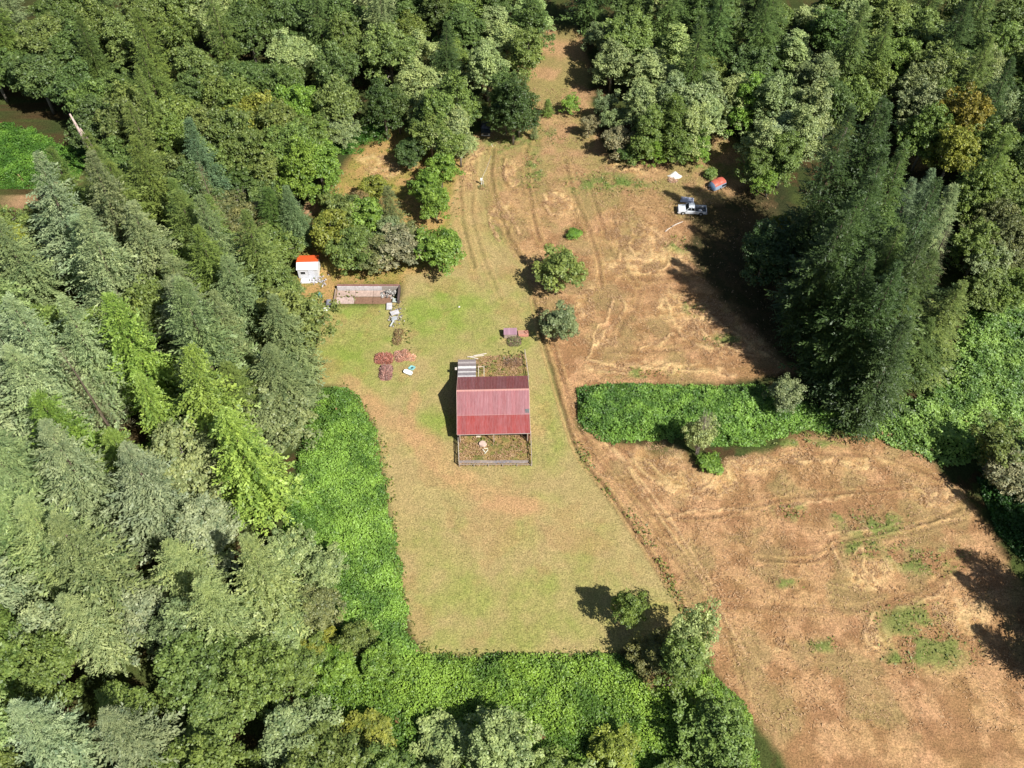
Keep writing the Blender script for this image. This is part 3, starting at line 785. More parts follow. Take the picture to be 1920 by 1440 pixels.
by_crown('alder_tree', 1235, 1232, 8, 3.2, 'brown', 'brownish shaded tree over the brambles at the lawn corner')
by_crown('shrub', 1232, 1258, 3, 2.4, 'bronze', 'low bronze bush under the trees at the lawn corner')
by_crown('willow_tree', 1875, 838, 11, 3.6, 'olive', 'rounded olive-grey tree at the right end of the long brambles')
by_crown('willow_tree', 1890, 885, 9, 3.6, 'ash', 'ash-grey leafy tree at the right edge of the photo')
by_crown('alder_tree', 1925, 860, 10, 3.6, 'grey', 'grey-green tree cut by the right edge beside the ash-grey tree')
# orchard
O = 'orchard thicket'
for cx, cy, H, R, c in ((618, 440, 9, 4.0, 'yellow'), (655, 470, 8.5, 3.7, 'olive'), (685, 408, 9, 3.6, 'bright'), (742, 462, 8, 4.2, 'ash'), (655, 400, 8, 3.4, 'olive'), (700, 355, 6, 2.8, 'yellow'),
                         (762, 448, 7, 3.0, 'brown'), (700, 476, 7, 3.2, 'brown'), (732, 440, 7, 3, 'grey'), (800, 352, 8, 2.6, 'bright'), (670, 385, 6, 2.4, 'bronze'), (625, 385, 6, 2.4, 'olive')):
    by_crown('apple_tree', cx, cy, H, R, c, zone=O)
by_tip('slim_fir_tree', 722, 348, 13, 3.1, 'brown', 'brownish fir rising out of the middle of the orchard thicket')
by_tip('spruce_tree', 536, 350, 15, 3.5, 'blue', 'single dense blue-green spruce standing behind the white shed')
by_tip('spruce_tree', 350, 226, 21, 4.4, 'blue', 'tall blue-green spruce in the upper left woods')
by_tip('slim_fir_tree', 498, 350, 14, 3.6, 'dark', 'shaded dark fir just left of the single blue-green spruce')
by_crown('dead_bush', 456, 372, 5, 2.5, 'ash', 'dead grey twiggy bush in the upper left woods')
for cx, cy, H, R, c in ((560, 320, 13, 4.6, 'bright'), (598, 318, 12, 4.2, 'bright'), (548, 282, 13, 4.4, 'green'), (586, 262, 11, 4, 'green'), (520, 240, 14, 4.6, 'olive'), (560, 205, 14, 4.6, 'bright'), (622, 205, 14, 5, 'olive'),
                         (480, 225, 14, 4.6, 'yellow'), (512, 300, 11, 4, 'green'), (640, 240, 9, 3.5, 'grey'), (500, 330, 10, 3.5, 'olive'), (470, 280, 12, 4, 'olive'), (440, 205, 14, 5, 'green')):
    by_crown('maple_tree', cx, cy, H, R, c, zone='upper left woods')
for cx, cy, H, R, c in ((720, 205, 13, 3.4, 'deep'), (745, 195, 13, 3.6, 'dark'), (800, 205, 14, 4.0, 'pale'), (826, 225, 14, 4.0, 'green'), (856, 235, 14, 4.0, 'pale'), (838, 272, 11, 3.6, 'green'), (862, 270, 10, 3.0, 'pale'), (858, 205, 14, 4.0, 'green'),
                         (808, 255, 11, 3.6, 'green'), (790, 232, 12, 3.5, 'dark')):
    by_crown('alder_tree', cx, cy, H, R, c, zone='trees topping the grass track')
for cx, cy, H, R, c in ((962, 214, 13, 4.0, 'deep'), (974, 200, 13, 4.0, 'dark'), (948, 190, 14, 3.4, 'dark')):
    by_crown('alder_tree', cx, cy, H, R, c, zone='clump over the dark pickup')
Z3 = 'upper clearing'
for tx, ty, H, R, c in ((1028, 186, 4.5, 1.4, 'green'), (1003, 232, 4.0, .9, 'grey')):
    by_tip('young_fir_tree', tx, ty, H, R, c, zone=Z3)
for cx, cy, H, R, c in ((1068, 194, 5, 1.7, 'bright'), (1104, 232, 6, 1.7, 'ash'), (1155, 262, 7.5, 2.9, 'ash'), (1148, 222, 8, 2.2, 'grey'), (1140, 195, 8, 2.2, 'grey'), (1178, 285, 4.5, 2.3, 'dark')):
    by_crown('willow_tree', cx, cy, H, R, c, zone=Z3)
for cx, cy, H, R, c in ((1205, 205, 13, 4.0, 'pale'), (1212, 250, 11, 3.6, 'green'), (1245, 200, 13, 4, 'grey'), (1252, 245, 12, 4, 'green'), (1290, 205, 13, 4, 'pale'), (1300, 245, 12, 3.8, 'pale'), (1320, 220, 11, 3.4, 'pale'), (1330, 195, 12, 4, 'grey'), (1275, 275, 8, 2.8, 'green'), (1228, 282, 6, 2.4, 'bright'), (1310, 275, 7, 2.6, 'bright')):
    by_crown('alder_tree', cx, cy, H, R, c, zone='clump above the hay field')
for cx, cy, H, R, c in ((1400, 200, 12, 4, 'bright'), (1372, 190, 12, 4, 'pale'), (1450, 205, 15, 4.5, 'grey'), (1490, 200, 15, 4.3, 'grey'), (1460, 250, 14, 4.5, 'silver'), (1430, 280, 12, 4, 'pale'), (1470, 300, 12, 4, 'green'), (1520, 225, 14, 4, 'pale'), (1418, 315, 9, 2.8, 'green'), (1500, 262, 13, 4, 'pale'), (1445, 335, 8, 2.5, 'bright')):
    by_crown('alder_tree', cx, cy, H, R, c, zone='alders left of the dark grove')
# grove of tall firs on the right
G1 = 'dark right-hand grove'
for tx, ty, H, R, c in ((1662, 186, 33, 6.2, 'deep'), (1702, 268, 29, 5.6, 'dark'), (1640, 330, 31, 6.2, 'deep'), (1586, 392, 29, 6.0, 'deep'), (1690, 410, 27, 5.6, 'dark'),
                         (1640, 470, 27, 6.0, 'deep'), (1760, 470, 24, 5.4, 'dark'), (1706, 540, 23, 5.6, 'dark'), (1622, 575, 19, 5.2, 'deep'), (1800, 520, 21, 4.8, 'olive'), (1750, 590, 15, 4.6, 'dark'), (1682, 622, 14, 4.4, 'deep')):
    by_tip('tiered_fir_tree', tx, ty, H * 1.13, R * 1.04, c, zone=G1)
for sx, sy, H, R in ((1238, 352, 35, 5.6), (1285, 345, 36, 5.4), (1250, 488, 33, 5.6), (1285, 425, 34, 5.6), (1325, 585, 30, 5.6), (1365, 530, 31, 5.6), (1395, 655, 25, 5.2), (1340, 470, 35, 5.6)):
    a_, b_ = at(sx, sy); plant('tiered_fir_tree', (a_ - SHX * H, b_ - SHY * H), H, R, 'deep', zone=G1)
by_tip('spruce_tree', 1614, 648, 14, 4.0, 'blue', 'greyish blue-green fir at the bottom left of the dark right-hand grove')
by_tip('slim_fir_tree', 1752, 318, 15, 2.8, 'blue', 'slender pale blue spruce in the right-hand grove')
by_tip('slim_fir_tree', 1716, 336, 16, 3.2, 'blue', 'blue-green fir left of the slender pale blue spruce')
by_tip('slim_fir_tree', 1794, 346, 20, 4.4, 'grey', 'grey-green fir right of the slender pale blue spruce')
by_tip('slim_fir_tree', 1730, 404, 18, 3.6, 'blue', 'soft blue-green fir below the slender pale blue spruce')
by_tip('fir_tree', 1886, 250, 22, 4.6, 'green', 'broad green fir near the upper right corner')
by_crown('maple_tree', 1436, 476, 11, 5.2, 'deep', 'big round dark green tree in the shade left of the right-hand grove')
by_crown('apple_tree', 1462, 422, 6.5, 2.0, 'yellow', 'small yellowing round tree catching the sun at the edge of the grove shade')
by_crown('maple_tree', 1800, 232, 17, 4.6, 'ochre', 'tall ochre-yellow tree in the upper right woods')
by_crown('maple_tree', 1786, 290, 14, 4.4, 'yellow', 'yellow-green tree just below the tall ochre-yellow tree')
by_crown('maple_tree', 1735, 258, 14, 4.2, 'green', 'green leafy tree left of the tall ochre-yellow tree')
for cx, cy, H, R, c in ((1722, 205, 14, 4.2, 'grey'), (1762, 196, 14, 4, 'green'), (1868, 200, 13, 3.6, 'grey'), (1905, 196, 12, 3.6, 'dark'), (1560, 200, 15, 4.2, 'dark'), (1600, 200, 14, 4.2, 'green'), (1860, 430, 12, 4, 'brown'), (1900, 400, 12, 4, 'olive'), (1892, 470, 12, 4.4, 'brown'), (1850, 500, 10, 4, 'grey'),
                         (1900, 540, 9, 3.8, 'green'), (1835, 470, 12, 4, 'green'), (1915, 320, 14, 4, 'dark'), (1850, 545, 8, 3.4, 'olive'), (1935, 440, 13, 4.4, 'green'), (1830, 385, 14, 4, 'green')):
    by_crown('maple_tree', cx, cy, H, R, c, zone='woods at the right edge')
# left forest, the ones that stand out
L1 = 'left forest'
by_tip('cedar_tree', 206, 548, 29, 4.9, 'lime', 'brightest lime-green cedar leaning through the middle of the left forest')
by_tip('cedar_tree', 345, 650, 30, 5.2, 'lime', 'long lime-green cedar on the right flank of the left forest')
by_tip('cedar_tree', 425, 772, 27, 5.0, 'lime', 'lime-green cedar below the long one, next to the left brambles')
by_tip('cedar_tree', 205, 800, 20, 3.8, 'lime', 'lime-tinged cedar low in the middle of the left forest')
by_tip('cedar_tree', 262, 700, 24, 3.4, 'lime', 'narrow lime-green cedar squeezed between silvery firs')
by_tip('fir_tree', 153, 284, 30, 5.4, 'grey', 'tall grey-green fir below the bare leaning trunk at the upper left')
by_tip('fir_tree', 140, 395, 30, 5.4, 'silver', 'silvery fir directly below the tall grey-green one, pale in the sun')
by_tip('fir_tree', 18, 545, 30, 5.4, 'silver', 'silvery fir at the left edge with feathery branches')
by_tip('fir_tree', 110, 560, 30, 5.2, 'silver', 'silvery fir between the left edge fir and the lime-green cedar')
by_tip('fir_tree', 78, 782, 28, 6.0, 'silver', 'pale silvery fir with pinkish cones in the lower left forest')
by_tip('fir_tree', 34, 932, 26, 6.0, 'pale', 'whitish-tipped fir at the lower left edge')
by_tip('dead_fir_tree', 118, 640, 27, 2.6, 'ash', 'bare grey dead fir standing among the silvery firs on the left')
by_tip('dead_fir_tree', 372, 300, 21, 2.2, 'ash', 'bare grey dead fir in the upper left woods')
by_tip('dead_fir_tree', 1782, 420, 19, 2.2, 'ash', 'bare grey dead fir on the right side of the dark grove')
by_tip('maple_tree', 222, 200, 17, 4.6, 'olive', 'olive-yellow leafy tree right of the bare leaning trunk')

for x, y, H in ((1982, 1160, 17), (2005, 1225, 19), (1985, 1290, 14), (1975, 1040, 18)):
    plant('fir_tree', at(x, y), H, 4.2, 'deep', zone='lower right edge')
wood_later = 0
# --- the rest of the woods: trees set out by their feet
def py_out(x, y):
    a, b = proj(x, y, 0)
    return b < 20 or b > 1640
def wood(poly, spacing, kinds, zone, seed, hr, avoid=4.2, rr=(1, 1)):
    r = random.Random(seed)
    W = [at(x, y) for x, y in poly]
    x0, x1 = min(p[0] for p in W), max(p[0] for p in W); y0, y1 = min(p[1] for p in W), max(p[1] for p in W)
    pts = []
    for _ in range(5000):
        x, y = r.uniform(x0, x1), r.uniform(y0, y1)
        px, py = proj(x, y)
        if poly_sd(np.array([px]), np.array([py]), poly)[0] > 0: continue
        if any(((px - a) / c) ** 2 + ((py - b) / d) ** 2 < 1 for a, b, c, d in ((505, 1095, 55, 62), (290, 1275, 85, 55), (60, 900, 40, 50))): continue
        if any((x - a) ** 2 + (y - b) ** 2 < spacing ** 2 for a, b in pts): continue
        if any((x - t['x']) ** 2 + (y - t['y']) ** 2 < avoid ** 2 for t in TREES): continue
        pts.append((x, y))
    for x, y in pts:
        qx, qy = proj(x, y, 22)
        if qx < -230 or qx > 2150 or qy < -170 or py_out(x, y): continue
        kind, R, cols = r.choices([k[:3] for k in kinds], [k[3] for k in kinds])[0]
        H = HS * r.uniform(*hr) * {'dead_fir_tree': .8, 'fir_tree': 1, 'cedar_tree': .95, 'maple_tree': .58, 'alder_tree': .55, 'slim_fir_tree': .8, 'shrub': .14, 'apple_tree': .36}[kind]
        plant(kind, (x, y), H, R * r.uniform(.85, 1.15), r.choice(cols), zone=zone)
wood([(-330, 640), (40, 620), (130, 520), (200, 500), (330, 560), (430, 740), (480, 830), (500, 930), (440, 1010), (380, 1100), (300, 1150), (0, 1190), (-240, 1240)], 8.2,
     [('dead_fir_tree', 2.6, ['ash'], .35), ('fir_tree', 6.0, ['silver', 'silver', 'pale', 'grey', 'silver'], 8), ('cedar_tree', 4.8, ['pale', 'bright'], 1), ('maple_tree', 5, ['pale', 'green'], 1)], L1, 1, (22, 32), 6.4)
wood([(330, 560), (400, 520), (520, 560), (560, 640), (585, 700), (580, 770), (545, 850), (500, 900), (430, 740)], 5.6,
     [('fir_tree', 5.0, ['grey', 'olive', 'green'], 3), ('maple_tree', 4.8, ['green', 'grey', 'olive'], 2)], 'right flank of left forest', 2, (19, 25), 4.6)
wood([(140, 420), (330, 430), (420, 470), (400, 520), (330, 560), (200, 500)], 6.2,
     [('fir_tree', 5, ['grey', 'green', 'olive'], 3), ('maple_tree', 4.6, ['green', 'olive'], 1)], L1, 3, (20, 26), 4.6)
wood([(-300, 470), (-20, 440), (80, 440), (130, 460), (60, 540), (-330, 560)], 5.0, [('apple_tree', 3.8, ['yellow', 'grey', 'olive'], 3)], L1, 4, (20, 26), 3.6)
wood([(-240, 1240), (0, 1190), (300, 1150), (380, 1100), (440, 1010), (500, 1080), (540, 1180), (500, 1262), (300, 1270), (-200, 1320)], 6.2,
     [('maple_tree', 4.4, ['green', 'grey', 'pale', 'dark'], 2), ('alder_tree', 4.0, ['grey', 'silver'], 3), ('fir_tree', 4.6, ['silver', 'pale'], 3)], 'lower left leafy woods', 5, (19, 25), 4.4)
wood([(500, 1080), (560, 1050), (640, 1050), (640, 1120), (600, 1262), (510, 1262), (540, 1180)], 4.6, [('apple_tree', 3.2, ['olive', 'pale', 'brown', 'green'], 3)], 'low thicket left of lawn', 6, (14, 20), 3.8)
wood([(600, 1225), (700, 1215), (720, 1262), (600, 1270)], 3.4, [('apple_tree', 2.6, ['yellow', 'olive', 'bright'], 1)], 'low thicket left of lawn', 7, (12, 18), 2.8)
wood([(-200, 1280), (300, 1270), (600, 1270), (640, 1440), (600, 1620), (-200, 1520)], 6.8, [('maple_tree', 4.6, ['green', 'grey', 'pale'], 3), ('fir_tree', 4.8, ['silver', 'pale'], 2), ('alder_tree', 4, ['grey', 'green'], 2)], 'woods at the bottom left', 8, (18, 25), 4.6)
wood([(165, 235), (440, 235), (460, 300), (400, 380), (380, 430), (300, 400), (200, 330)], 5.6, [('maple_tree', 4.4, ['olive', 'green', 'dark'], 3), ('fir_tree', 4.2, ['green', 'olive'], 1)], 'upper left woods', 9, (20, 25), 4.2)
wood([(400, 300), (520, 330), (520, 420), (560, 470), (540, 500), (400, 500), (380, 430)], 5.2, [('apple_tree', 3.6, ['olive', 'dark', 'brown'], 2), ('slim_fir_tree', 3.4, ['dark', 'green'], 1)], 'trees left of white shed', 10, (18, 24), 4.0)
wood([(-500, 60), (0, 60), (160, 80), (330, 60), (700, 60), (760, 200), (650, 225), (440, 245), (160, 220), (40, 205), (-500, 220)], 7.6,
     [('maple_tree', 4.9, ['green', 'olive', 'pale', 'dark'], 3), ('fir_tree', 4.8, ['grey', 'green', 'dark'], 2)], 'top left woods', 11, (20, 27), 4.8)
wood([(760, 60), (990, 60), (1000, 170), (940, 200), (900, 190), (760, 215)], 6.8, [('alder_tree', 4.4, ['green', 'dark', 'pale'], 3), ('fir_tree', 4.6, ['deep', 'dark'], 1)], 'top woods', 12, (18, 25), 4.6)
wood([(1130, 60), (1600, 60), (1560, 230), (1500, 215), (1350, 215), (1160, 200), (1110, 130)], 7.2, [('alder_tree', 4.6, ['pale', 'grey', 'green'], 3), ('maple_tree', 4.8, ['green', 'dark'], 2), ('fir_tree', 4.6, ['dark'], 1)], 'top woods', 13, (18, 25), 4.6)
wood([(1600, 60), (2400, 60), (2300, 380), (1940, 430), (1830, 400), (1700, 300), (1600, 240)], 7.8, [('fir_tree', 4.8, ['dark', 'deep', 'green'], 2), ('maple_tree', 4.8, ['green', 'olive', 'grey'], 3)], 'upper right woods', 14, (19, 26), 5.0)
wood([(1800, 400), (2300, 380), (2300, 500), (1960, 520), (1860, 520)], 6.0, [('maple_tree', 4.4, ['olive', 'green', 'brown'], 3)], 'woods at the right edge', 16, (17, 22), 4.6)
wood([(1985, 960), (2060, 940), (2200, 1100), (2240, 1500), (2160, 1560), (2080, 1300), (2020, 1080)], 7.0, [('fir_tree', 4.8, ['deep', 'dark'], 2), ('maple_tree', 4.4, ['dark', 'green'], 2)], 'lower right edge', 17, (20, 26), 4.6)
wood([(-500, 60), (2400, 60), (2700, -120), (-800, -120)], 13.0, [('fir_tree', 5.4, ['dark', 'green', 'deep'], 2), ('maple_tree', 5.4, ['green', 'olive', 'dark'], 2)], 'farthest top woods', 18, (20, 27), 6.5)

wood([(640, 1385), (1340, 1390), (1420, 1560), (620, 1560)], 6.6, [('apple_tree', 3.4, ['olive', 'green', 'pale', 'yellow'], 2), ('maple_tree', 4.4, ['green', 'pale'], 1)], 'bottom brambles', 19, (13, 19), 4.5)
ORD = ['first', 'second', 'third'] + [f'{w}' for w in 'fourth fifth sixth seventh eighth ninth tenth eleventh twelfth thirteenth fourteenth fifteenth sixteenth seventeenth eighteenth nineteenth twentieth'.split()]
ORD += ['twenty-' + w for w in ORD[:9]] + ['thirtieth'] + ['thirty-' + w for w in ORD[:9]] + ['fortieth'] + ['forty-' + w for w in ORD[:9]]
ROWS = [(-1e9, 'beyond the top edge'), (100, 'near the top edge'), (180, 'level with dark pickup'), (260, 'level with utility post'), (340, 'level with white pickup'), (420, 'level with shed roof'), (510, 'level with concrete ruin'),
        (590, 'level with the coop'), (660, 'level with brush heaps'), (730, 'level with barn roof'), (815, 'level with barn pen'), (900, 'just below barn pen'), (985, 'level with mid lawn'), (1070, 'level with lower lawn'), (1160, 'level with lawn foot'), (1260, 'near the bottom edge'), (1350, 'along the bottom edge')]
KN = {'dead_fir_tree': 'dead fir', 'tiered_fir_tree': 'fir', 'fir_tree': 'fir', 'cedar_tree': 'cedar', 'maple_tree': 'broadleaf tree', 'alder_tree': 'alder', 'apple_tree': 'fruit tree', 'willow_tree': 'feathery tree', 'young_fir_tree': 'sapling', 'slim_fir_tree': 'slim fir', 'spruce_tree': 'spruce', 'shrub': 'bush'}
def label_trees():
    cell = {}
    for t in TREES:
        if t['label']: continue
        row = [r for y, r in ROWS if t['cy'] >= y][-1]
        cell.setdefault((t['zone'], row), []).append(t)
    for (zone, row), ts in cell.items():
        ts.sort(key=lambda t: t['cx'])
        for i, t in enumerate(ts):
            n = len(ts)
            pos = 'alone in row' if n == 1 else 'row\'s leftmost' if i == 0 else 'row\'s rightmost' if i == n - 1 else f'{ORD[i]} from left' if i <= n // 2 else f'{ORD[n - 1 - i]} from right'
            t['o']['label'] = f"{NAMECOL[t['col']]} {KN[t['kind']]}, {zone}, {row}, {pos}"
            t['o']['group'] = 'trees: ' + zone
label_trees()
import collections; print('TREES', len(TREES), collections.Counter(t['kind'] for t in TREES))

# ------------------------------------------------------------------ the barn
BROT = math.radians(1.5)
BX, BY = -2.96, 90.78
def rib_panel(w, y0, z0, y1, z1, nrib, hr=.035, th=.012):
    """one corrugated sheet: w wide along x, from (y0,z0) down to (y1,z1)"""
    mb = MB(); xs = []
    for i in range(nrib):
        a = -w / 2 + w * i / nrib; d = w / nrib
        xs += [(a, 0), (a + d * .62, 0), (a + d * .70, hr), (a + d * .88, hr), (a + d * .96, 0)]
    xs.append((w / 2 - .035, 0))
    dy, dz = y1 - y0, z1 - z0; L = math.hypot(dy, dz); ny, nz = -dz / L, dy / L
    if nz < 0: ny, nz = -ny, -nz
    vs = []
    for (yy, zz) in ((y0, z0), (y1, z1)):
        for x, h in xs: vs.append((x, yy + ny * h, zz + nz * h))
    n = len(xs)
    for (yy, zz) in ((y0, z0), (y1, z1)):
        for x, h in xs: vs.append((x, yy + ny * (h - th), zz + nz * (h - th)))
    fs = []
    for i in range(n - 1):
        fs.append((i, i + 1, n + i + 1, n + i)); fs.append((2 * n + i + 1, 2 * n + i, 3 * n + i, 3 * n + i + 1))
        fs.append((i + 1, i, 2 * n + i, 2 * n + i + 1)); fs.append((n + i, n + i + 1, 3 * n + i + 1, 3 * n + i))
    mb.add(vs, fs)
    return mb.mesh('roof_sheet', M['roof'])
def planks_wall(mb, p0, p1, ztop0, ztop1, z0=0.0, bw=.22, th=.05, r=None):
    """upright boards from p0 to p1, top following a line"""
    r = r or random.Random(1)
    a = Vector((p0[0], p0[1], 0)); b = Vector((p1[0], p1[1], 0)); L = (b - a).length; n = max(1, int(L / bw)); d = (b - a) / n
    ang = math.atan2(d.y, d.x)
    for i in range(n):
        f = (i + .5) / n; zt = ztop0 + (ztop1 - ztop0) * f - r.uniform(0, .03); c = a + d * (i + .5)
        nrm = Vector((-d.y, d.x, 0)).normalized() * r.uniform(0, .02)
        mb.box((c.x + nrm.x, c.y + nrm.y, (zt + z0) / 2), (L / n - .012, th, zt - z0), ang)
def build_barn():
    rr = random.Random(12)
    o = thing('barn', (BX, BY, 0), BROT, 'large barn with ribbed red metal roof in faded and bright red bands', 'barn')
    HB, HR, HK, HF = 2.45, 5.2, 3.3, 2.4
    yb, yk, yf, hw = 4.8, -3.4, -6.4, 5.58
    N = 16; w = 2 * hw / N
    back = rib_panel(w, 0.06, HR, yb, HB, 3); up = rib_panel(w, -0.06, HR, yk - .12, HK - .02, 3, .03); low = rib_panel(w, yk, HK - .08, yf, HF - .02, 4, .05)
    for i in range(N):
        x = -hw + w * (i + .5)
        for me, base in ((back, (.29, .085, .085)), (up, (.31, .105, .11)), (low, (.34, .06, .052))):
            p = link('roof_sheet', me, o); p.location = (x, 0, .004 * (i % 2) + rr.uniform(0, .003))
            f = rr.uniform(.90, 1.06); g = rr.uniform(.0, .05) if me is up else rr.uniform(-.03, .03)
            p.color = (base[0] * f, (base[1] + g * .5) * f, (base[2] + g * .6) * f, 1)
    mb = MB(); mb.prism([(-.22, HR - .10), (0, HR + .055), (.22, HR - .10), (.22, HR - .08), (0, HR + .085), (-.22, HR - .08)], -hw - .03, hw + .03)
    mb.build('ridge_cap', M['roof'], o, (.50, .24, .20))
    mb = MB(); mb.box((0, yk - .02, HK + .03), (2 * hw, .10, .03)); mb.build('flashing', M['roof'], o, (.50, .25, .22))
    mb = MB(); mb.prism([(yb - .1, HB - .12), (0, HR - .12), (yk, HK - .16), (yf + .1, HF - .14), (yf + .1, HF - .20), (yk, HK - .22), (0, HR - .2), (yb - .1, HB - .2)], -hw + .05, hw - .05); mb.build('roof_deck', M['wood'], o, (.10, .06, .05))
    for s, nm in ((-1, 'west'), (1, 'east')):
        mb = MB(); e = .02
        for (ya, za), (yb_, zb) in (((yb, HB), (0, HR)), ((0, HR), (yk, HK)), ((yk, HK), (yf, HF))):
            mb.bar((s * (hw + .03), ya, za - .03), (s * (hw + .03), yb_, zb - .03), .05, .16)
        mb.build('barge_board', M['wood'], o, (.62, .45, .40))
    mb = MB(); mb.box((0, yf + .02, HF - .08), (2 * hw, .06, .12)); mb.build('gutter', M['steel'], o, (.75, .70, .66))
    # walls
    rw = random.Random(3); xw = hw - .22; y1, y0 = yb - .35, yf + .25
    for s in (-1, 1):
        mb = MB(); pts = [(y1, HB + .12), (0, HR - .15), (yk, HK - .15), (y0, HF - .1)]
        for (ya, za), (yb_, zb) in zip(pts[:-1], pts[1:]):
            planks_wall(mb, (s * xw, ya), (s * xw, yb_), za, zb, r=rw)
        mb.build('gable_wall', M['wood'], o, (.34, .12, .09))
        mb = MB(); mb.box((s * (xw + .06), -.2, 1.25), (.06, 2.4, 2.5)); d = mb.build('barn_door', M['wood'], o, (.62, .60, .56))
        mb = MB(); mb.bar((s * (xw + .11), -1.3, .15), (s * (xw + .11), .9, 2.35), .05, .12); mb.bar((s * (xw + .11), -1.3, 2.45), (s * (xw + .11), .9, 2.45), .05, .1); mb.build('door_brace', M['wood'], d, (.7, .68, .63))
    mb = MB(); planks_wall(mb, (-xw + .05, y1 + .03), (xw - .05, y1 + .03), HB + .05, HB + .05, r=rw); mb.build('back_wall', M['wood'], o, (.34, .12, .09))
    mb = MB(); planks_wall(mb, (-xw + .05, yk), (-1.5, yk), HK - .3, HK - .3, r=rw); planks_wall(mb, (1.8, yk), (xw - .05, yk), HK - .3, HK - .3, r=rw)
    mb.box((.15, yk, HK - .5), (3.3, .05, .35)); mb.build('front_wall', M['wood'], o, (.42, .30, .24))
    for x in (-5.2, 0, 5.2):
        mb = MB(); mb.box((x, y0 - .05, 1.1), (.16, .16, 2.2)); mb.build('post', M['wood'], o, (.45, .36, .28))
    # grey patch at the right end of the roof
    mb = MB(); mb.bar((hw - .35, yk + .1, HK + .09), (hw - .35, yk + .62, HK + .46), .62, .04); mb.build('roof_patch', M['rough'], o, (.13, .14, .14))
    return o
build_barn()
def blocal(x, y):
    c, s = math.cos(BROT), math.sin(BROT); return (BX + x * c - y * s, BY + x * s + y * c)

def lean_to():
    o = thing('lean_to_shed', blocal(-4.15, 6.65), BROT, 'low lean-to of grey and white metal sheets behind the barn', 'lean-to')
    rr = random.Random(5)
    cols = [(.30, .25, .24), (.52, .46, .43), (.30, .25, .24), (.85, .83, .78), (.30, .26, .26), (.74, .70, .66), (.30, .27, .27), (.66, .62, .60)]
    y = 1.85
    wds = [.48, .38, .56, .48, .60, .25, .60, .45]
    for c, wd in zip(cols, wds):
        z = 2.35 + (1.62 - y) * .03
        mb = MB()
        for k in range(3): mb.bar((-1.45, y - wd * (k + .5) / 3, z + .012 * (k % 2)), (1.45, y - wd * (k + .5) / 3, z + .012 * (k % 2)), wd / 3 - .006, .03)
        p = mb.build('roof_sheet', M['steel'], o, c); p.rotation_euler = (0, rr.uniform(-.012, .012), 0)
        y -= wd + .004
    for x in (-1.4, 1.4):
        for yy in (-1.4, 1.5):
            MB().box((x, yy, 1.14), (.12, .12, 2.28)).build('post', M['wood'], o, (.42, .36, .30))
    mb = MB(); planks_wall(mb, (-1.36, -1.4), (-1.36, 1.5), 2.25, 2.25, r=rr); mb.build('side_wall', M['wood'], o, (.38, .32, .27))
    mb = MB(); planks_wall(mb, (-1.36, 1.70), (1.36, 1.70), 2.25, 2.25, r=rr); mb.build('back_wall', M['wood'], o, (.38, .32, .27))
    MB().box((-1.75, .1, 2.2), (.35, .5, .06)).build('board', M['wood'], o, (.6, .56, .5))
    f = thing('timber_frame', blocal(-1.85, 6.6), BROT, 'bare pale timber frame standing beside the lean-to behind the barn', 'timber frame')
    for x in (-.45, .45):
        for yy in (-1.1, 1.0): MB().box((x, yy, .8), (.1, .1, 1.6)).build('post', M['wood'], f, (.62, .54, .42))
        MB().box((x, -.05, 1.64), (.09, 2.3, .08)).build('beam', M['wood'], f, (.66, .58, .46))
    MB().box((0, 1.0, 1.52), (.8, .08, .1)).build('beam', M['wood'], f, (.66, .58, .46))
lean_to()

def plank_thing(name, label, cat, px, py, L, w, th, rz, col, z=0.05, mat='wood', group=None, tilt=0):
    x, y = at(px, py, z); mb = MB(); mb.box((0, 0, 0), (L, w, th), 0, None, min(w, th) * .15)
    o = mb.build(name, M[mat], None, col, (x, y, z + th / 2), rz); o.rotation_euler.y = tilt
    return tag(o, label, cat, group)
for i, (px, py, L, rz, lab) in enumerate(((892, 668, 2.8, .10, 'long pale plank lying across the grass behind the lean-to'), (888, 671, 1.6, -.28, 'short white plank crossed over the long one behind the lean-to'), (900, 665, 2.2, .22, 'thin grey lath at the top corner of the upper pen'))):
    plank_thing('plank', lab, 'plank', px, py, L, .16, .05, rz, (.66, .6, .52), .08 + .06 * i)

def fence(label, pts, cat='fence', post=(.42, .37, .31), rails=(.5, 1.0), step=2.2, hp=1.25, rail=(.50, .45, .38), boards=False, group=None):
    x0, y0 = pts[0]
    o = thing('pen_fence', (x0, y0, 0), 0, label, cat, group)
    rr = random.Random(int(abs(x0 * 10)))
    for (ax, ay), (bx, by) in zip(pts[:-1], pts[1:]):
        L = math.hypot(bx - ax, by - ay); n = max(1, round(L / step))
        for i in range(n + 1):
            if i == n and (bx, by) != pts[-1]: continue
            t = i / n; MB().box((0, 0, hp / 2 - .1), (.13, .13, hp + .1), rr.uniform(0, .3)).build('post', M['wood'], o, post, (ax + (bx - ax) * t - x0, ay + (by - ay) * t - y0, 0))
        for i in range(n):
            t0, t1 = i / n, (i + 1) / n
            for z in rails:
                a = (ax + (bx - ax) * t0 - x0, ay + (by - ay) * t0 - y0 + .08, z + rr.uniform(-.05, .05)); b = (ax + (bx - ax) * t1 - x0, ay + (by - ay) * t1 - y0 + .08, z + rr.uniform(-.05, .05))
                MB().bar(a, b, .05, .14).build('rail', M['wood'], o, rail)
    return o
fence('weathered board fence along the left side of the pen below the barn', [at(859, 816), at(861, 873)], rails=(.3, .6, .9, 1.15), rail=(.58, .54, .48))
fence('low grey rail fence along the bottom of the pen below the barn', [at(862, 874), at(996, 874)], rails=(.35,), hp=.6, rail=(.40, .34, .28))
fence('sagging wooden fence along the right side of the pen below the barn', [at(997, 873), at(995, 816)], rails=(.5, .9), hp=1.1)
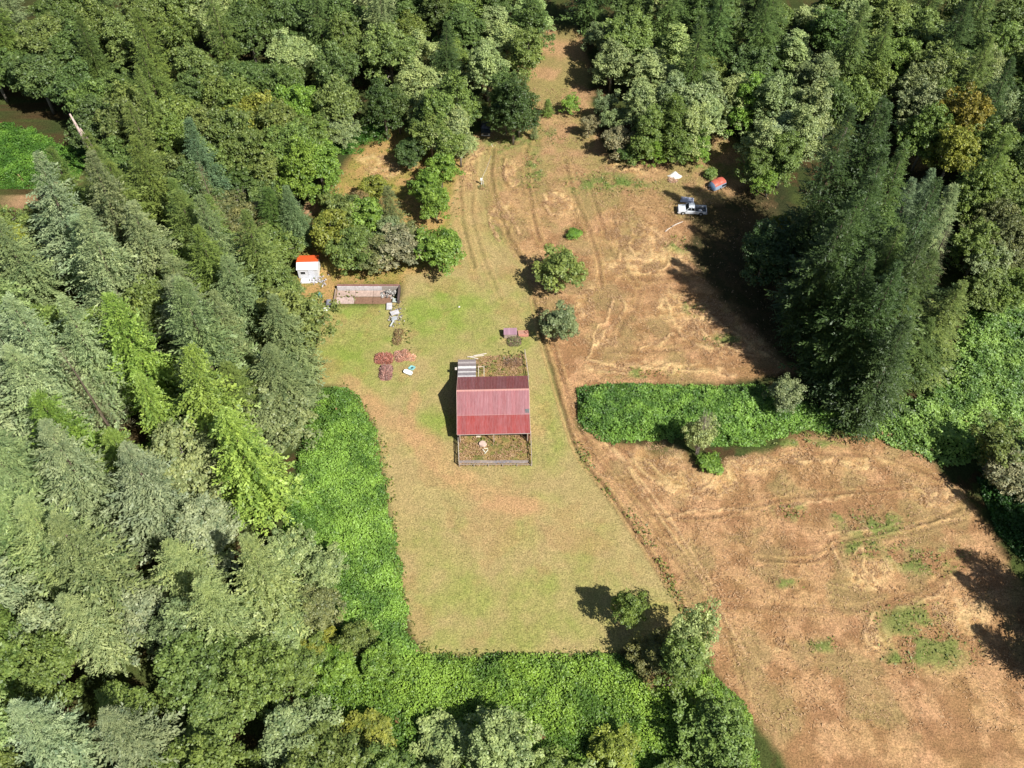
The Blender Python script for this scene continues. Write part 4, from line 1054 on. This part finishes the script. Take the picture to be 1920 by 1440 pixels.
fence('post and rail fence along the right side of the upper pen', [at(991, 712), at(984, 664)], rails=(.6, 1.05), rail=(.62, .52, .42))
for px, L, rz, c in ((880, 3.2, .02, (.30, .28, .28)), (914, 2.6, -.03, (.36, .33, .32)), (945, 2.9, .03, (.27, .27, .30)), (975, 2.6, .0, (.33, .31, .31))):
    pos_ = {880: 'left end', 914: 'left middle', 945: 'right middle', 975: 'right end'}[px]
    o = plank_thing('scrap_sheet', f'weathered grey sheet lying inside the bottom fence of the lower pen, {pos_}', 'scrap sheet', px, 866, L, .5, .04, rz, tuple(v * .75 for v in (c[0] * 1.1, c[1], c[2] * .9)), .16, 'rough', 'sheets along the foot of the lower pen')
    o.rotation_euler.x = .12
def stump():
    x, y = at(905, 831, .4)
    mb = MB(); n = 14; r = random.Random(2); ring = [(math.cos(k / n * 6.283) * .55 * r.uniform(.88, 1.1), math.sin(k / n * 6.283) * .5 * r.uniform(.88, 1.1)) for k in range(n)]
    mb.add([(a * 1.1, b * 1.1, 0) for a, b in ring] + [(a, b, .42) for a, b in ring], [tuple(range(n, 2 * n))] + [(i, (i + 1) % n, (i + 1) % n + n, i + n) for i in range(n)])
    tag(mb.build('tree_stump', M['rough'], None, (.62, .46, .38), (x, y, -.02)), 'round sawn pinkish stump inside the pen below the barn', 'stump')
stump()
(plank_thing('board', 'square pale board leaning at the barn front inside the lower pen', 'board', 897, 817, .7, .62, .05, .05, (.72, .64, .50), .1))
for px, py, L, rz, lab in ((912, 847, 1.0, 1.05, 'pale plank on the right of the little crossed heap in the lower pen'), (908, 846, .8, -.9, 'pale plank on the left of the little crossed heap in the lower pen'), (911, 841, .6, .2, 'short whitish plank on top of the crossed heap in the lower pen')):
    plank_thing('plank', lab, 'plank', px, py, L, .12, .05, rz, (.70, .70, .56), .15, tilt=.15)

# ------------------------------------------------------------------ white garden shed
def white_shed():
    x, y = at(582, 505, 1.0); fx, fy = at(579, 522, 0)
    o = thing('garden_shed', (fx, fy + 1.55, 0), .04, 'small white garden shed with a bright orange back roof slope', 'shed')
    hw, hd = 1.75, 1.5; rr = random.Random(8)
    for k in range(7):
        z0 = .05 + k * .3
        for s, ya in ((1, -hd), (-1, hd)):
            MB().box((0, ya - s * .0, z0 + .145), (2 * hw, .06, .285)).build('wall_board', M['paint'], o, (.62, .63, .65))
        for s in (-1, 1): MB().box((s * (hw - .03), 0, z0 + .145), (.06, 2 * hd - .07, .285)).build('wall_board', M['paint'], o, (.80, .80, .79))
    for s in (-1, 1):
        mb = MB(); mb.add([(s * hw, -hd, 2.16), (s * hw, hd, 2.16), (s * hw, -.35, 2.82), (s * (hw - .05), -hd, 2.16), (s * (hw - .05), hd, 2.16), (s * (hw - .05), -.35, 2.82)], [(0, 1, 2), (5, 4, 3), (0, 3, 4, 1), (1, 4, 5, 2), (2, 5, 3, 0)])
        mb.build('gable', M['paint'], o, (.82, .82, .80))
    mb = MB(); mb.bar((0, -.39, 2.94), (0, hd + .42, 2.26), 3.8, .05); s1 = mb.build('roof_slope', M['paint'], o, (.80, .13, .035)); s1['label'] = 'bright orange roof slope'
    mb = MB(); mb.bar((0, -.33, 2.92), (0, -hd - .22, 2.26), 3.75, .05); s1 = mb.build('roof_slope', M['paint'], o, (.70, .70, .70)); s1['label'] = 'white roof slope'
    d = MB().box((.55, -hd - .05, .98), (.95, .06, 1.9)).build('door', M['paint'], o, (.66, .68, .74)); MB().box((.2, -hd - .1, 1.0), (.05, .05, .14)).build('handle', M['steel'], d, (.3, .3, .3))
    w = MB().box((-.85, -hd - .04, 1.4), (.9, .05, .7)).build('window', M['paint'], o, (.72, .72, .74)); MB().box((-.85, -hd - .075, 1.4), (.76, .03, .56)).build('pane', M['glass'], w)
    MB().box((.1, -hd - .7, .06), (3.0, 1.2, .12)).build('porch_deck', M['paint'], o, (.64, .64, .66))
white_shed()

# ------------------------------------------------------------------ concrete ruin with rubble
def ruin():
    x0, yb = at(632, 541, .6); x1, _ = at(735, 541, .6); xe, _ = at(750, 541, .6); yf = at(640, 570)[1]; ym = at(640, 557)[1]
    o = thing('concrete_ruin', ((x0 + x1) / 2, (yf + yb) / 2, 0), 0, 'ruined concrete foundation with a whitewashed back wall and slab steps', 'ruin')
    ox, oy = (x0 + x1) / 2, (yf + yb) / 2; r = random.Random(6)
    n = 7
    for i in range(n):
        a = x0 + (xe - x0) * i / n; b = x0 + (xe - x0) * (i + 1) / n
        MB().box(((a + b) / 2 - ox, yb - oy + .25, .45 + r.uniform(-.04, .03)), (b - a - .03, .32, 1.0), 0, None, .03).build('wall_block', M['rough'], o, (.56, .53, .53) if i < 5 else (.36, .32, .28))
    for i in range(9):
        a = x0 + (xe - x0) * i / 9
        MB().box((a + .6 - ox, yb - oy + .42, .98), (r.uniform(1.0, 1.3), .42, .10), r.uniform(-.03, .03)).build('rim_stone', M['rough'], o, (.26, .14, .12))
    for i, (a, b) in enumerate(((0, .33), (.335, .66), (.665, 1))):
        A0 = x0 + (x1 - x0) * a; B0 = x0 + (x1 - x0) * b
        MB().box(((A0 + B0) / 2 - ox, (yb + ym) / 2 - oy, .06), (B0 - A0, yb - ym - .1, .22), 0, None, .02).build('slab', M['rough'], o, (.46, .34, .28))
        if i == 0: MB().box(((A0 + B0) / 2 - ox, (ym + yf) / 2 - oy, .0), (B0 - A0, ym - yf - .1, .16), 0, None, .02).build('slab', M['rough'], o, (.50, .38, .33))
        else: MB().box(((A0 + B0) / 2 - ox, (ym + yf) / 2 - oy, -.02), (B0 - A0, ym - yf - .1, .12), 0, None, .02).build('slab', M['rough'], o, (.24, .14, .09))
    MB().box((x0 - ox - .25, (yb + yf) / 2 - oy, .22), (.22, yb - yf + .3, .5)).build('side_wall', M['rough'], o, (.34, .25, .19))
    xr = at(748, 556, .4)[0]
    MB().box((xr - ox, (yb + yf) / 2 - oy + .2, .5), (.3, yb - yf + .4, 1.1)).build('side_wall', M['rough'], o, (.12, .09, .08))
    xp, yp = at(730, 553)
    p = thing('rubble_heap', (xp, yp, 0), 0, 'heap of broken white and grey rubble at the right end of the concrete ruin', 'rubble')
    rock = MB(); rock.add([(-.5, -.35, -.3), (.45, -.4, -.3), (.5, .4, -.3), (-.4, .45, -.3), (-.3, -.2, .3), (.35, -.25, .22), (.25, .3, .32), (-.3, .25, .2)], [(3, 2, 1, 0), (4, 5, 6, 7), (0, 1, 5, 4), (1, 2, 6, 5), (2, 3, 7, 6), (3, 0, 4, 7)])
    rm = rock.mesh('rubble_piece', M['rough'])
    for i in range(70):
        a = r.random() * 6.28; d = r.random() ** .6
        c = link('rubble_piece', rm, p); s = r.uniform(.18, .5); c.scale = (s, s * r.uniform(.6, 1), s * .7)
        c.location = (math.cos(a) * d * 1.6, math.sin(a) * d * 1.0, .15 + .5 * (1 - d) + r.uniform(0, .1)); c.rotation_euler = (r.uniform(-.5, .5), r.uniform(-.5, .5), r.random() * 6)
        g = r.choice((.5, .4, .28, .16)); c.color = (g, g * .95, g * .88, 1)
    p2 = thing('rubble_heap', (*at(742, 590), 0), 0, 'scatter of pale stones below the ruin beside the tilted white slabs', 'rubble')
    for i in range(60):
        c = link('rubble_piece', rm, p2); s = r.uniform(.12, .38); c.scale = (s, s, s * .6)
        c.location = (r.gauss(0, .8), r.gauss(0, 1.3), .1 + r.uniform(0, .2)); c.rotation_euler = (r.uniform(-.5, .5), r.uniform(-.5, .5), r.random() * 6)
        g = r.choice((.5, .4, .3, .2)); c.color = (g, g * .9, g * .85, 1)
ruin()
for px, py, L, w, rz, ti, col, lab in ((730, 575, .95, 1.5, .06, 0, (.55, .53, .53), 'upright white slab lying straight, the left one below the ruin'), (740, 587, 1.5, .85, .45, .1, (.52, .50, .50), 'white slab lying tilted among the pale stones below the ruin'),
                                       (741, 564, .9, .8, .0, .1, (.45, .50, .44), 'greenish white block beside the right wall of the ruin'), (739, 598, 1.0, .8, .3, -.1, (.42, .44, .45), 'grey slab below the tilted white one'), (735, 607, .25, 1.4, -.35, 0, (.50, .52, .50), 'narrow pale post lying at the foot of the slabs')):
    plank_thing('slab', lab, 'slab', px, py, L, w, .22, rz, col, .2, 'rough', tilt=ti)
for px, py, lab in ((593, 524, 'pale rubble heap right beside the white shed'), (604, 528, 'sparse stones scattered between the white shed and the ruin')):
    p = thing('stone_heap', (*at(px, py), 0), 0, lab, 'rubble'); r = random.Random(px)
    for i in range(30):
        mbr = MB().box((0, 0, 0), (1, .8, .6), 0, None, .2) if i == 0 else None
        if i == 0: rmm = mbr.mesh('stone', M['rough'])
        c = link('stone', rmm, p); s = r.uniform(.12, .4); c.scale = (s, s, s); c.location = (r.gauss(0, .45), r.gauss(0, .8), .1 + r.uniform(0, .2)); c.rotation_euler = (r.random(), r.random(), r.random() * 6)
        g = r.choice((.5, .42, .32)); c.color = (g, g * .93, g * .93, 1)
def bin_():
    o = thing('dark_bin', (*at(617, 572), 0), .1, 'dark grey open bin beside the left end of the ruin', 'bin')
    MB().box((0, 0, .45), (.8, 1.1, .9), 0, None, .06).build('bin_body', M['paint'], o, (.13, .13, .15))
    MB().box((.12, 0, .93), (.6, .95, .05)).build('lid', M['paint'], o, (.26, .26, .29))
    plank_thing('board', 'white sheet lying on the ground in front of the dark bin', 'board', 612, 580, 1.1, .75, .06, .1, (.85, .85, .83), .1, 'paint')
    t = thing('water_butt', (*at(601, 557), 0), 0, 'teal barrel half hidden by the tree left of the ruin', 'barrel')
    MB().tube([(0, 0, 0), (0, 0, .3), (0, 0, .6), (0, 0, .9)], [.3, .36, .36, .3], 16).build('barrel_body', M['paint'], t, (.06, .20, .21), True)
    MB().tube([(0, 0, .9), (0, 0, .96)], [.28, .26], 16).build('lid', M['paint'], t, (.08, .25, .25))
bin_()

# ------------------------------------------------------------------ coop, brush heaps and junk
def coop():
    x, y = at(957, 623, .9)
    o = thing('coop', (x, y, 0), .02, 'little coop with a purplish ribbed metal roof above the upper pen', 'coop')
    for i in range(6):
        me = rib_panel(.375, .62, 1.30, -.62, .98, 2, .025); p = link('roof_sheet', me, o); p.location = (-.94 + .375 * i, 0, .003 * (i % 2)); f = random.Random(i).uniform(.9, 1.1); p.color = (.34 * f, .20 * f, .25 * f, 1)
    for s in (-1, 1): MB().box((s * 1.05, 0, .5), (.05, 1.1, 1.0)).build('side_wall', M['wood'], o, (.40, .32, .28))
    MB().box((0, -.52, .47), (2.0, .05, .94)).build('front_wall', M['wood'], o, (.45, .36, .30)); MB().box((0, .52, .58), (2.0, .05, 1.16)).build('back_wall', M['wood'], o, (.45, .36, .30))
    x, y = at(981, 626, .2)
    t = thing('pallet_stack', (x, y, 0), .03, 'reddish pallet boards and rusty scrap lying right of the coop', 'pallets'); r = random.Random(4)
    for k in range(3):
        for i in range(6): MB().box((r.uniform(-.05, .05), -.5 + .2 * i, .12 + .16 * k), (1.7, .15, .03), r.uniform(-.05, .05)).build('slat', M['wood'], t, (.60 + r.uniform(-.1, .1), .30, .22))
        for xx in (-.7, 0, .7): MB().box((xx, 0, .05 + .16 * k), (.08, 1.1, .10)).build('bearer', M['wood'], t, (.40, .22, .16))
    mb = MB(); mb.tube([(.2, .2, .6), (.6, .35, .75), (.9, .0, .6), (.5, -.2, .55), (.2, .1, .62)], .05, 6); mb.build('rusty_coil', M['rough'], t, (.30, .08, .06))
coop()
def brush(px, py, a, b, rz, h, n, cols, label, seed):
    x, y = at(px, py); r = np.random.default_rng(seed)
    o = thing('brush_heap', (x, y, 0), rz, label, 'brush heap')
    for ci, col in enumerate(cols):
        u = r.random(n) * 2 * np.pi; d = r.random(n) ** .5
        X = np.sign(np.cos(u)) * np.abs(np.cos(u)) ** .6 * d * a; Y = np.sign(np.sin(u)) * np.abs(np.sin(u)) ** .6 * d * b; Z = .05 + h * (1 - d ** 3) * (.4 + .6 * r.random(n))
        an = r.random(n) * 6.28; L = .2 + .4 * r.random(n); W = .02 + .03 * r.random(n)
        dd = np.stack([np.cos(an), np.sin(an), r.normal(size=n) * .5], 1); w = np.stack([-np.sin(an), np.cos(an), r.normal(size=n) * .3], 1); P = np.stack([X, Y, Z], 1)
        Q = np.stack([P - dd * L[:, None] / 2 - w * W[:, None], P + dd * L[:, None] / 2 - w * W[:, None], P + dd * L[:, None] / 2 + w * W[:, None], P - dd * L[:, None] / 2 + w * W[:, None]], 1)
        c = link('twigs', quads_mesh('twigs', Q, M['foliage'], r.random(n)), o, col); c['kind'] = 'stuff'
    n2 = 18; mb = MB(); ring = [(math.cos(k / n2 * 6.283), math.sin(k / n2 * 6.283)) for k in range(n2)]
    sg = lambda v: math.copysign(abs(v) ** .6, v)
    mb.add([(sg(p) * a, sg(q) * b, 0) for p, q in ring] + [(sg(p) * a * .7, sg(q) * b * .7, h * .5) for p, q in ring], [tuple(range(n2, 2 * n2))] + [(i, (i + 1) % n2, (i + 1) % n2 + n2, i + n2) for i in range(n2)])
    mb.build('core', M['rough'], o, (.16, .08, .07))
brush(720, 673, 1.45, 1.1, 0, .5, 1500, ((.34, .12, .10), (.44, .22, .20)), 'upper brown and red brush heap left of the barn', 1)
brush(724, 699, 1.0, 1.55, 0, .7, 1500, ((.32, .17, .18), (.42, .26, .26)), 'dull purple-brown brush heap below the red one', 2)
brush(755, 668, 1.3, 1.15, .3, .5, 1000, ((.56, .34, .28), (.44, .22, .18)), 'pinkish heap of branches and broken bricks right of the red brush heap', 3)
brush(766, 671, 1.2, .7, -.1, .22, 600, ((.62, .38, .30),), 'thin spread of pinkish chips at the right of the brush heaps', 4)
brush(964, 640, 1.1, 1.1, 0, .5, 500, ((.20, .13, .12), (.22, .24, .12)), 'dark leggy weeds below the coop', 5)
brush(962, 681, 1.5, .8, 0, .5, 700, ((.26, .16, .13), (.30, .20, .12)), 'dark dead stalks in the right part of the upper pen', 6)
brush(746, 632, .7, 1.7, -.1, .4, 600, ((.20, .12, .08), (.30, .26, .12)), 'dark dead weeds above the brush heaps', 7)
def toys():
    x, y = at(772, 689, .2)
    o = thing('sandbox_shell', (x, y, 0), .3, 'turquoise plastic tub with a hole lying by the brush heaps', 'plastic tub'); o.scale = (.75, .75, .75)
    n = 16; prof = [(.30, .02), (.34, .22), (.72, .30), (.78, .02)]
    vs = []; fs = []
    for j, (rad, z) in enumerate(prof):
        for k in range(n): a = k / n * 6.283; s = 1 + .12 * math.cos(4 * a); vs.append((math.cos(a) * rad * s, math.sin(a) * rad * .75 * s, z))
    for j in range(3):
        for k in range(n): fs.append((j * n + k, j * n + (k + 1) % n, (j + 1) * n + (k + 1) % n, (j + 1) * n + k))
    MB().add(vs, fs).build('tub_shell', M['paint'], o, (.22, .48, .47))
    MB().tube([(0, 0, .0), (0, 0, .06)], .3, 12).build('tub_floor', M['rubber'], o)
    x, y = at(765, 698, .4)
    o = thing('bathtub', (x, y, 0), -.45, 'white bathtub lying beside the turquoise tub', 'bathtub')
    vs = []; fs = []; prof = [(.95, .02, .0), (1.0, .45, 0), (1.05, .50, 0), (.92, .50, 0), (.82, .12, 0)]; n = 20
    for j, (rad, z, _) in enumerate(prof):
        for k in range(n): a = k / n * 6.283; vs.append((math.copysign(abs(math.cos(a)) ** .6, math.cos(a)) * rad * .78, math.copysign(abs(math.sin(a)) ** .6, math.sin(a)) * rad * .40, z))
    for j in range(4):
        for k in range(n): fs.append((j * n + k, j * n + (k + 1) % n, (j + 1) * n + (k + 1) % n, (j + 1) * n + k))
    fs.append(tuple(range(4 * n, 5 * n))); fs.append(tuple(range(n))[::-1])
    MB().add(vs, fs).build('tub_shell', M['paint'], o, (.86, .88, .88), True)
    MB().tube([(.6, 0, .5), (.6, 0, .66), (.48, 0, .68)], .03, 6).build('tap', M['steel'], o, (.5, .5, .5))
toys()

# ------------------------------------------------------------------ vehicles
def wheel(parent, x, y, r=.36, w=.24):
    o = MB().tube([(x, y - w / 2, r), (x, y - w / 2 + .04, r), (x, y + w / 2 - .04, r), (x, y + w / 2, r)], [r * .88, r, r, r * .88], 20).build('wheel', M['rubber'], parent, sm=True)
    s = 1 if y > 0 else -1
    MB().tube([(x, y + s * (w / 2 - .02), r), (x, y + s * (w / 2 + .02), r)], [r * .58, r * .5], 14).build('rim', M['steel'], o, (.55, .55, .55))
def pickup(px, py, rz, body, label, bed=(.05, .055, .06), glassy=(.02, .03, .05), junk=True, name='pickup_truck'):
    x, y = at(px, py, .8); o = thing(name, (x, y, 0), rz, label, 'pickup truck')
    # x is backwards along the truck: front at -x
    hw = .95
    def shell(prof, h_w, nm, col, mat='paint', top_in=0.0):
        """side profile [(x,z)] across the width, edges rounded by a tucked top"""
        mb = MB(); n = len(prof); rows = [(-h_w, 0), (-h_w + .07, .05), (h_w - .07, .05), (h_w, 0)]
        vs = []
        zmin = min(z for _, z in prof)
        for yy, lift in rows:
            for (a, z) in prof: vs.append((a, yy * (1 - top_in * (z - zmin)), z + (lift if z > .6 else 0)))
        fs = [tuple(range(n)), tuple(range(4 * n - 1, 3 * n - 1, -1))]
        for r_ in range(3):
            for i in range(n): fs.append((r_ * n + i, (r_ + 1) * n + i, (r_ + 1) * n + (i + 1) % n, r_ * n + (i + 1) % n))
        return MB().add(vs, fs).build(nm, M[mat], o, col)
    shell([(-2.62, .42), (-2.66, .75), (-2.60, .95), (-1.35, 1.06), (.42, 1.06), (.42, .42), (-1.25, .42), (-1.35, .74), (-1.72, .84), (-2.08, .74), (-2.18, .42)], hw, 'body', body)
    for s in (-1, 1):
        mb = MB(); mb.add([(a, yy, z) for yy in (s * hw, s * (hw - .08)) for a, z in ((.44, .44), (.44, 1.06), (2.62, 1.06), (2.64, .48), (2.05, .46), (1.95, .76), (1.62, .86), (1.28, .76), (1.2, .44))], [tuple(range(9)), tuple(range(17, 8, -1))] + [(i, i + 9, (i + 1) % 9 + 9, (i + 1) % 9) for i in range(9)])
        mb.build('bed_side', M['paint'], o, body)
    MB().box((1.53, 0, .62), (2.16, 1.72, .05)).build('bed_floor', M['paint'], o, bed)
    MB().box((2.60, 0, .80), (.06, 1.74, .5)).build('tailgate', M['paint'], o, body)
    # cab: roof, pillars, glass
    mb = MB(); z0, z1 = 1.09, 1.66; bx = [(-1.30, .88), (.40, .88)]; tx = [(-.78, .72), (.28, .74)]
    vs = [(-1.30, -.88, z0), (.40, -.88, z0), (.40, .88, z0), (-1.30, .88, z0), (-.74, -.73, z1), (.30, -.75, z1), (.30, .75, z1), (-.74, .73, z1)]
    MB().add(vs, [(3, 2, 1, 0), (4, 5, 6, 7), (0, 1, 5, 4), (1, 2, 6, 5), (2, 3, 7, 6), (3, 0, 4, 7)]).build('cab_glass', M['glass'], o)
    MB().box((-.20, 0, z1 + .03), (1.12, 1.52, .09), 0, None, .04).build('cab_roof', M['paint'], o, tuple(min(.9, c * 1.15) for c in body))
    for s in (-1, 1):
        for a, b in (((-1.31, s * .88, z0), (-.73, s * .745, z1 + .02)), ((-.32, s * .895, z0), (-.28, s * .76, z1)), ((.41, s * .89, z0), (.31, s * .76, z1))): MB().bar(a, b, .07, .07).build('pillar', M['paint'], o, body)
        MB().box((-1.05, s * 1.05, 1.18), (.1, .16, .16), 0, None, .03).build('mirror', M['paint'], o, body)
        MB().box((-2.64, s * .68, .76), (.06, .34, .2)).build('headlight', M['steel'], o, (.8, .8, .78)); MB().box((2.64, s * .84, .82), (.05, .12, .3)).build('tail_light', M['paint'], o, (.4, .03, .03))
        MB().box((-.45, s * .958, .78), (.9, .012, .5)).build('door', M['paint'], o, body)
        for xx in (-1.72, 1.62): wheel(o, xx, s * .80)
    MB().box((-2.74, 0, .50), (.12, 1.8, .16), 0, None, .03).build('bumper', M['steel'], o, (.6, .6, .6)); MB().box((2.74, 0, .50), (.12, 1.8, .14), 0, None, .03).build('bumper', M['steel'], o, (.6, .6, .6))
    MB().box((-2.66, 0, .74), (.03, .95, .18)).build('grille', M['rubber'], o)
    return o
pickup(1298, 392, math.radians(-4), (.72, .76, .80), 'white pickup truck with junk in its open bed, parked in the grove shade')
for px, py, L, rz, col, lab in ((1312, 388, 1.3, .1, (.7, .7, .68), 'pale pipe lying in the bed of the white pickup'), (1313, 394, .55, .6, (.72, .72, .74), 'pale bucket lid lying in the bed of the white pickup')):
    x, y = at(px, py, .75); o = MB().box((0, 0, 0), (L, .12 if L > 1 else .5, .1), 0, None, .03).build('scrap', M['paint'], None, col, (x, y, .72), rz); tag(o, lab, 'scrap')
pickup(911, 236, math.radians(90), (.03, .035, .05), 'dark pickup truck half hidden under the trees at the top of the track')
def tarp(px, py, a, b, rz, col, label, name, seed, h=.35):
    x, y = at(px, py, .3); r = np.random.default_rng(seed); n = 12
    vs = []; fs = []
    for j in range(n + 1):
        for i in range(n + 1):
            u, v = i / n * 2 - 1, j / n * 2 - 1; e = max(abs(u), abs(v))
            z = h * (1 - e ** 4) * (.75 + .5 * float(vnoise(np.array([u * 2.5 + 7]), np.array([v * 2.5 + 3]), seed)[0])) + .03
            vs.append((u * a * (1 + .05 * math.sin(3 * v + seed)), v * b * (1 + .06 * math.sin(4 * u)), z))
    m = len(vs); vs += [(p[0], p[1], max(p[2] - .04, 0)) for p in vs]
    for j in range(n):
        for i in range(n):
            k = j * (n + 1) + i; fs.append((k, k + 1, k + n + 2, k + n + 1)); fs.append((m + k + n + 1, m + k + n + 2, m + k + 1, m + k))
    o = MB().add(vs, fs).build(name, M['paint'], None, col, (x, y, 0), rz); return tag(o, label, 'tarp')
tarp(1289, 373, 1.25, .75, -.2, (.55, .58, .70), 'pale bluish sheet on the ground behind the white pickup', 'tarp', 3)
tarp(1266, 328, 1.05, 1.0, .7, (.80, .78, .70), 'creased white sheet lying in the sun above the white pickup', 'tarp', 5)
for px, py, L, rz, lab in ((1253, 431, 1.7, .75, 'pale log lying at the edge of the grove shade below the pickup'), (1270, 421, 2.6, .55, 'long grey pole lying in the shade below the pickup')):
    x, y = at(px, py); o = MB().tube([(-L / 2, 0, .12), (0, .06, .15), (L / 2, 0, .12)], [.11, .1, .07], 8).build('log', M['bark'], None, (.62, .54, .46), (x, y, 0), rz, ) if False else MB().tube([(-L / 2, 0, .12), (0, .06, .15), (L / 2, 0, .12)], [.11, .1, .07], 8).build('log', M['bark'], None, (.62, .54, .46), True, (x, y, 0), rz)
    tag(o, lab, 'log')
for px, py, lab in ((1262, 338, 'pinkish rag and planks just below the white sheet'),):
    brush(px, py, .9, .6, 0, .15, 300, ((.6, .36, .30), (.5, .42, .38)), lab, 9)
def trailer():
    x, y = at(1346, 344, .8); o = thing('rounded_trailer', (x, y, 0), math.radians(32), 'old rounded trailer with an orange-red top and faded blue front', 'trailer')
    n = 18; L = 3.6
    def ring(xx, w, h, z0=.35):
        return [(xx, math.copysign(abs(math.cos(a)) ** .7, math.cos(a)) * w, z0 + h * (abs(math.sin(a)) ** .75)) for a in [math.pi * k / n for k in range(n + 1)]]
    sec = [(-1.75, .25, .4), (-1.65, .75, .85), (-1.35, .98, 1.2), (-.9, 1.05, 1.35), (-.3, 1.06, 1.38), (-.1, .98, 1.26), (.1, 1.05, 1.38), (.7, 1.05, 1.36), (1.3, .98, 1.2), (1.6, .7, .8), (1.68, .3, .4)]
    def skin(s0, s1, nm, col, ks=range(n)):
        vs = []; fs = []
        for s in sec[s0:s1]: vs += ring(*s)
        for j in range(s1 - s0 - 1):
            for k in ks: fs.append((j * (n + 1) + k, j * (n + 1) + k + 1, (j + 1) * (n + 1) + k + 1, (j + 1) * (n + 1) + k))
        return MB().add(vs, fs).build(nm, M['paint'], o, col, True)
    skin(0, 3, 'nose_panel', (.20, .30, .44)); top = range(3, n - 3); low = [0, 1, 2, n - 3, n - 2, n - 1]
    skin(2, 6, 'roof_panel', (.50, .13, .08), top); skin(5, 9, 'roof_panel', (.50, .12, .08), top); skin(2, 9, 'side_panel', (.26, .34, .44), low); skin(8, 11, 'tail_panel', (.60, .56, .52))
    for s in (-1, 1):
        w = MB().box((.75, s * 1.03, .78), (1.1, .06, .5), 0, None, .02).build('side_window', M['glass'], o); wheel(o, .2, s * .95, .3, .18)
    MB().box((0, 0, .3), (3.2, 1.9, .1)).build('floor', M['steel'], o, (.3, .3, .3)); MB().bar((-1.7, 0, .32), (-2.5, 0, .30), .08).build('tow_bar', M['steel'], o, (.25, .25, .25))
trailer()

# ------------------------------------------------------------------ meter post, hoses, trunks, small bright things
def post():
    x, y = at(903, 346); o = thing('meter_post', (x, y, 0), 0, 'white utility post with a box at the start of the upper grass track', 'utility post')
    MB().box((0, 0, .75), (.18, .18, 1.5)).build('post', M['wood'], o, (.75, .75, .70)); MB().box((0, -.1, 1.35), (.42, .3, .5), 0, None, .03).build('meter_box', M['paint'], o, (.78, .82, .78)); MB().box((.32, 0, .5), (.1, .1, 1.0)).build('post', M['wood'], o, (.72, .70, .66))
    a = at(904, 334); b = at(921, 292); mid = ((a[0] + b[0]) / 2 + .15, (a[1] + b[1]) / 2)
    tag(MB().tube([(*a, .08), (*mid, .10), (*b, .08)], .03, 6).build('white_pipe', M['paint'], None, (.6, .56, .48), True), 'straight white pipe running up the grass from the utility post', 'pipe')
    pts = [at(924, 276), at(921, 270), at(926, 265), at(931, 260)]
    tag(MB().tube([(*p, .07) for p in pts], .04, 6).build('hose', M['paint'], None, (.75, .74, .6), True), 'short kinked pale hose in the grass below the dark pickup', 'hose')
post()
brush(903, 352, .6, .5, 0, .25, 260, ((.38, .22, .14), (.30, .34, .14)), 'scrubby tuft round the white utility post', 12)
def snag():
    bx, by = at(196, 330, 0); tx, ty = at(131, 214, 20)
    for i, (dx, r_, lab) in enumerate(((0, .34, 'bare pinkish trunk leaning in the upper left woods'), (.75, .22, 'thinner bare trunk leaning right beside the pinkish one'))):
        o = thing('bare_trunk', (bx + dx, by, 0), 0, lab, 'dead tree')
        MB().tube([(0, 0, -.3), ((tx - bx) * .5, (ty - by) * .5 + .1, 10), (tx - bx, ty - by, 20 - 3 * i)], [r_ * 1.3, r_, r_ * .4], 10).build('trunk', M['bark'], o, (.66, .50, .44), True)
        r = random.Random(i)
        for k in range(7):
            t = r.uniform(.45, .95); p = Vector(((tx - bx) * t, (ty - by) * t, 20 * t * (1 - .15 * i))); a = r.random() * 6.28
            MB().tube([p, p + Vector((math.cos(a), math.sin(a), .3)) * r.uniform(.5, 1.4)], [.05, .02], 5).build('branch_stub', M['bark'], o, (.55, .48, .42))
snag()
def wreck():
    x, y = at(30, 1212); o = thing('fallen_trunk', (x, y, 0), math.radians(-35), 'broken pinkish-purple tree trunk fallen in the bottom left woods', 'fallen trunk')
    MB().tube([(-2.2, 0, 6.2), (-.8, .1, 6.5), (.6, 0, 6.3), (1.6, 0, 5.9)], [.5, .55, .5, .2], 10).build('trunk', M['bark'], o, (.50, .36, .40), True)
    for k in range(8):
        a = -2.2 + k * .4; MB().tube([(a, .2, 6.6), (a - .3, .9 + .2 * (k % 3), 7.1)], [.07, .02], 5).build('broken_branch', M['bark'], o, (.62, .54, .5))
    MB().tube([(0, 0, -.2), (0, 0, 6.3)], [.5, .35], 9).build('stump', M['bark'], o, (.3, .24, .2), True)
wreck()
x, y = at(11, 781, 21)
tag(MB().box((0, 0, 0), (1.6, .8, .25), .3, None, .1).build('roof_tarp', M['paint'], None, (.75, .12, .06), (*at(11, 781, 2.5), 2.5)), 'scrap of orange-red tarp glimpsed at the left edge among firs', 'tarp') if False else None
for px, py, lab in ((553, 580, 'white bundle glimpsed through the dark tree left of the ruin'), (583, 581, 'tiny white rag at the lawn edge left of the dark bin')):
    x, y = at(px, py, .3); tag(MB().box((0, 0, 0), (.6, .45, .35), .4, None, .12).build('white_bundle', M['paint'], None, (.85, .86, .9), (x, y, .25)), lab, 'bundle')
for px, py, lab in ((861, 576, 'small white stone alone in the lawn above the barn'),):
    x, y = at(px, py); tag(MB().box((0, 0, 0), (.32, .26, .2), .4, None, .08).build('stone', M['rough'], None, (.8, .74, .62), (x, y, .1)), lab, 'stone')

print('TRIS', sum(len(m.loops) - 2 * len(m.polygons) for m in bpy.data.meshes))
